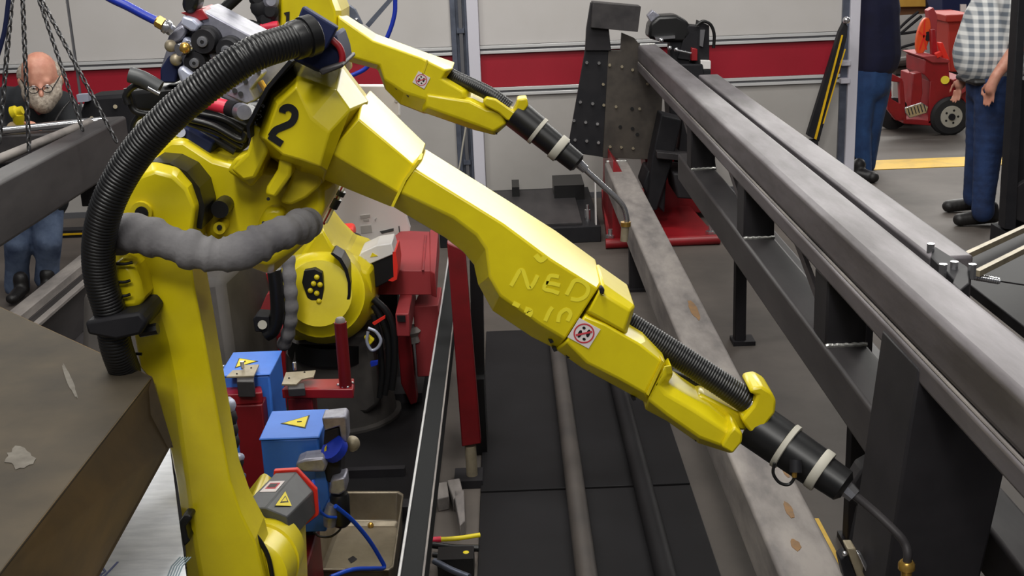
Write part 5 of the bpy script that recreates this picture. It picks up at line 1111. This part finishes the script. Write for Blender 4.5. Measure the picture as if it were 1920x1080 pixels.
# ---------------------------------------------------------------- right background
sbar = thing('striped_bar', 'black bar with yellow stripe leaning against the wall beside the door post', 'bar', P(1525, 262, 8.35))
slab('bar_body', [(1574, 60), (1584, 40), (1590, 50), (1588, 70), (1536, 266), (1514, 254)], 8.30, 8.36, BLKM, sbar, 0.004)
slab('yellow_stripe', [(1578, 66), (1581, 66), (1531, 262), (1527, 260)], 8.292, 8.30, YLINE, sbar); slab('yellow_stripe', [(1584, 92), (1586, 92), (1545, 232), (1543, 232)], 8.292, 8.30, YLINE, sbar)
MB().ball(P(1587, 38, 8.3), 0.025).build('end_hook', CHROME, sbar)
box('bar_shoe', (P(1524, 262, 8.33).x - 0.03, 8.30, 0.0), (P(1524, 262, 8.33).x + 0.03, 8.36, P(1524, 262, 8.33).z), BLKM, sbar)
YT = 10.4
ct = thing('shop_cart', 'red three-wheeled shop cart with diamond-plate step, between the two standing men', 'cart', P(1740, 245, YT))
def cs_(name, pts, d0, d1, m=RED, bv=0.006): return slab(name, pts, YT + d0, YT + d1, m, ct, bv)
wc = P(1784, 219, YT - 0.05)
wc.z = 0.16
MB().lathe(wc, wc + Vector((0, 0.11, 0)), [(0, 0.10), (0.02, 0.145), (0.2, 0.165), (0.8, 0.165), (0.98, 0.145), (1, 0.10)], 30).build('tyre', TYRE, ct)
MB().lathe(wc - Vector((0, 0.004, 0)), wc + Vector((0, 0.02, 0)), [(0, 0.092), (0.5, 0.096), (1, 0.09)], 24).build('wheel_rim', CREAM, ct)
MB().cyl(wc - Vector((0, 0.02, 0)), wc, 0.028).build('wheel_hub', BLKM, ct)
for k in range(5):
    a = 2 * math.pi * k / 5; MB().cyl(wc + Vector((0.055 * math.cos(a), -0.0055, 0.055 * math.sin(a))), wc + Vector((0.055 * math.cos(a), -0.003, 0.055 * math.sin(a))), 0.010, n=8).build('wheel_nut', SIGNK, ct)
wc2 = wc + Vector((0, 0.75, 0)); MB().lathe(wc2, wc2 + Vector((0, 0.11, 0)), [(0, 0.10), (0.05, 0.165), (0.95, 0.165), (1, 0.10)], 24).build('tyre', TYRE, ct)
wc3 = Vector((P(1672, 215, YT + 0.4).x, YT + 0.35, 0.14)); MB().lathe(wc3, wc3 + Vector((0, 0.09, 0)), [(0, 0.08), (0.05, 0.14), (0.95, 0.14), (1, 0.08)], 24).build('tyre', TYRE, ct)
cs_('fender', [(1744, 152), (1760, 150), (1812, 146), (1836, 160), (1836, 195), (1815, 200), (1805, 186), (1786, 180), (1766, 186), (1756, 204), (1748, 232), (1740, 232), (1742, 190)], 0.0, 0.8)
cs_('floor_pan', [(1694, 223), (1746, 226), (1746, 236), (1694, 232)], 0.0, 0.8)
cs_('seat_box', [(1712, 138), (1728, 136), (1730, 175), (1722, 206), (1708, 206)], 0.0, 0.12)
cs_('dark_bay', [(1728, 150), (1744, 156), (1742, 192), (1726, 196)], 0.3, 0.5, BLKM)
cs_('front_frame', [(1668, 136), (1692, 148), (1693, 156), (1668, 152)], 0.0, 0.10); cs_('front_frame', [(1686, 150), (1694, 152), (1700, 226), (1690, 226)], 0.0, 0.06)
cs_('front_frame', [(1664, 150), (1668, 150), (1672, 186), (1690, 196), (1696, 226), (1680, 226), (1664, 205)], 0.0, 0.06)
cs_('front_frame', [(1664, 150), (1670, 150), (1676, 226), (1668, 222)], 0.6, 0.7)
cs_('tower', [(1734, 112), (1778, 114), (1781, 152), (1745, 154), (1734, 140)], 0.0, 0.5)
cs_('tower_top', [(1728, 106), (1752, 104), (1780, 112), (1780, 118), (1748, 118)], -0.03, 0.5, REDD)
cs_('steering_column', [(1746, 55), (1754, 55), (1760, 112), (1748, 112)], 0.1, 0.16); cs_('red_handle', [(1760, 80), (1768, 80), (1782, 114), (1770, 116)], 0.0, 0.06, REDO)
cs_('tow_plate', [(1786, 150), (1812, 140), (1820, 165), (1800, 180)], -0.08, 0.0, REDD)
cs_('step_plate', [(1696, 202), (1728, 192), (1741, 200), (1738, 212), (1706, 222), (1698, 212)], -0.02, 0.0, CHROME)
for k in range(6): ribbon(px([(1702 + k * 6, 203 - k * 1.6), (1706 + k * 6, 216 - k * 1.4)], YT - 0.021), 0.008).build('tread_rib', DSTEEL, ct)
MB().cyl(P(1772, 150, YT - 0.02), P(1772, 150, YT - 0.0), 0.035).build('yellow_knob', SIGNY, ct)
cs_('red_lever', [(1754, 100), (1764, 96), (1768, 104), (1758, 110)], -0.04, 0.0, REDO)
hr_ = thing('hose_reel', 'orange hose reel standing on the red shop cart', 'hose reel', P(1730, 95, YT + 0.2))
rc = P(1732, 68, YT + 0.2)
def ell(rx, rz, y): return [rc + Vector((rx * math.cos(a) + 0.02 * math.sin(a), y, rz * math.sin(a))) for a in [2 * math.pi * k / 24 for k in range(24)]]
MB().loft([ell(0.055, 0.155, 0), ell(0.055, 0.155, 0.05)]).build('reel_disc', ORANGE, hr_, 0.006)
MB().cyl(rc + Vector((0.03, -0.02, 0)), rc + Vector((0.06, 0.0, 0)), 0.04).build('reel_hub', BLKM, hr_)
for k in range(5):
    a = 2 * math.pi * k / 5 + 0.3; ribbon([rc + Vector((0, -0.002, 0)), rc + Vector((0.05 * math.cos(a), -0.002, 0.14 * math.sin(a)))], 0.012).build('spoke', REDO, hr_)
slab('reel_frame', [(1740, 20), (1750, 14), (1758, 30), (1756, 75), (1748, 80), (1744, 40)], YT + 0.2, YT + 0.3, REDD, hr_, 0.004)
MB().cyl(rc + Vector((0.0, 0.025, -0.15)), rc + Vector((0.05, 0.025, -0.24)), 0.015).build('reel_foot', RED, hr_)
gt = thing('grey_bags', 'low heap of grey covered pallets behind the red cart', 'pallet', P(1700, 140, 12.3))
for k, pts in enumerate(([(1672, 112), (1738, 100), (1742, 120), (1676, 126)], [(1672, 126), (1742, 120), (1744, 138), (1676, 142)])):
    slab('bag', pts, 12.0 + 0.1 * k, 12.6, PIPE, gt, 0.03)
box('pallet_board', (P(1705, 140, 12.3).x - 0.25, 12.0, 0), (P(1705, 140, 12.3).x + 0.25, 12.6, P(1705, 142, 12.1).z), LWALL, gt)
bn = thing('work_bench', 'wooden-topped work bench at the top edge behind the red cart', 'bench', P(1720, 60, 13))
slab('bench_top', [(1655, -8), (1772, -10), (1770, 12), (1655, 14)], 12.6, 13.4, WOODM, bn, 0.006)
slab('bench_apron', [(1660, 14), (1764, 12), (1764, 24), (1662, 30)], 12.7, 13.2, mat('brown_wood', (120, 82, 52), 0.6), bn)
for x in (1664, 1760):
    c = P(x, 20, 13); box('leg', (c.x - 0.04, 12.9, 0), (c.x + 0.04, 13.0, c.z), NAVY, bn)
for pts in ([(1722, 22), (1700, 40), (1682, 58), (1676, 66)], [(1728, 30), (1704, 50), (1680, 70)], [(1726, 58), (1700, 62), (1680, 64)], [(1724, 80), (1700, 86), (1682, 92)]):
    hose('bench_cable', px(pts, 12.5), 0.014, BLKM, bn)
bc_ = thing('blue_cabinet', 'dark blue cabinet at the top edge behind the red bin', 'cabinet', P(1800, 20, 12.2))
slab('cabinet_body', [(1766, -30), (1840, -30), (1838, 60), (1768, 60)], 12.1, 12.6, NAVY, bc_, 0.01)
slab('white_mark', [(1801, 8), (1812, 8), (1812, 22), (1801, 22)], 12.08, 12.1, SIGNW, bc_)
box('plinth', (P(1800, 60, 12.3).x - 0.2, 12.15, 0), (P(1800, 60, 12.3).x + 0.2, 12.5, P(1800, 60, 12.1).z), NAVY, bc_)
bi = thing('red_bin', 'tall brick-red bin behind the belly of the man in plaid', 'bin', P(1795, 120, 11.6))
slab('bin_body', [(1776, 38), (1822, 36), (1818, 135), (1782, 135)], 11.4, 11.9, mat('brick_red_plastic', (160, 44, 34), 0.5), bi, 0.01)
slab('bin_rim', [(1773, 28), (1826, 26), (1824, 40), (1774, 42)], 11.36, 11.94, MATS['brick_red_plastic'], bi, 0.01)
box('bin_base', (P(1800, 130, 11.6).x - 0.1, 11.4, 0), (P(1800, 130, 11.6).x + 0.1, 11.9, P(1800, 134, 11.4).z), BLKM, bi)
bp = thing('black_frame_post', 'black steel post at the right edge, in front of the man in plaid', 'post', P(1892, 430, 6.6))
slab('post_body', [(1911, -20), (1925, -20), (1905, 432), (1884, 430)], 6.6, 6.7, BLKM, bp, 0.004)
slab('round_plate', [(1906, 350), (1925, 338), (1935, 380), (1925, 420), (1905, 412), (1902, 380)], 6.62, 6.66, DKST, bp, 0.004)
slab('side_cover', [(1912, 150), (1960, 150), (1950, 440), (1900, 432)], 6.72, 6.9, BLKM, bp)
c = P(1894, 430, 6.65); box('post_foot', (c.x - 0.05, 6.58, 0), (c.x + 0.15, 6.8, c.z), BLKM, bp)
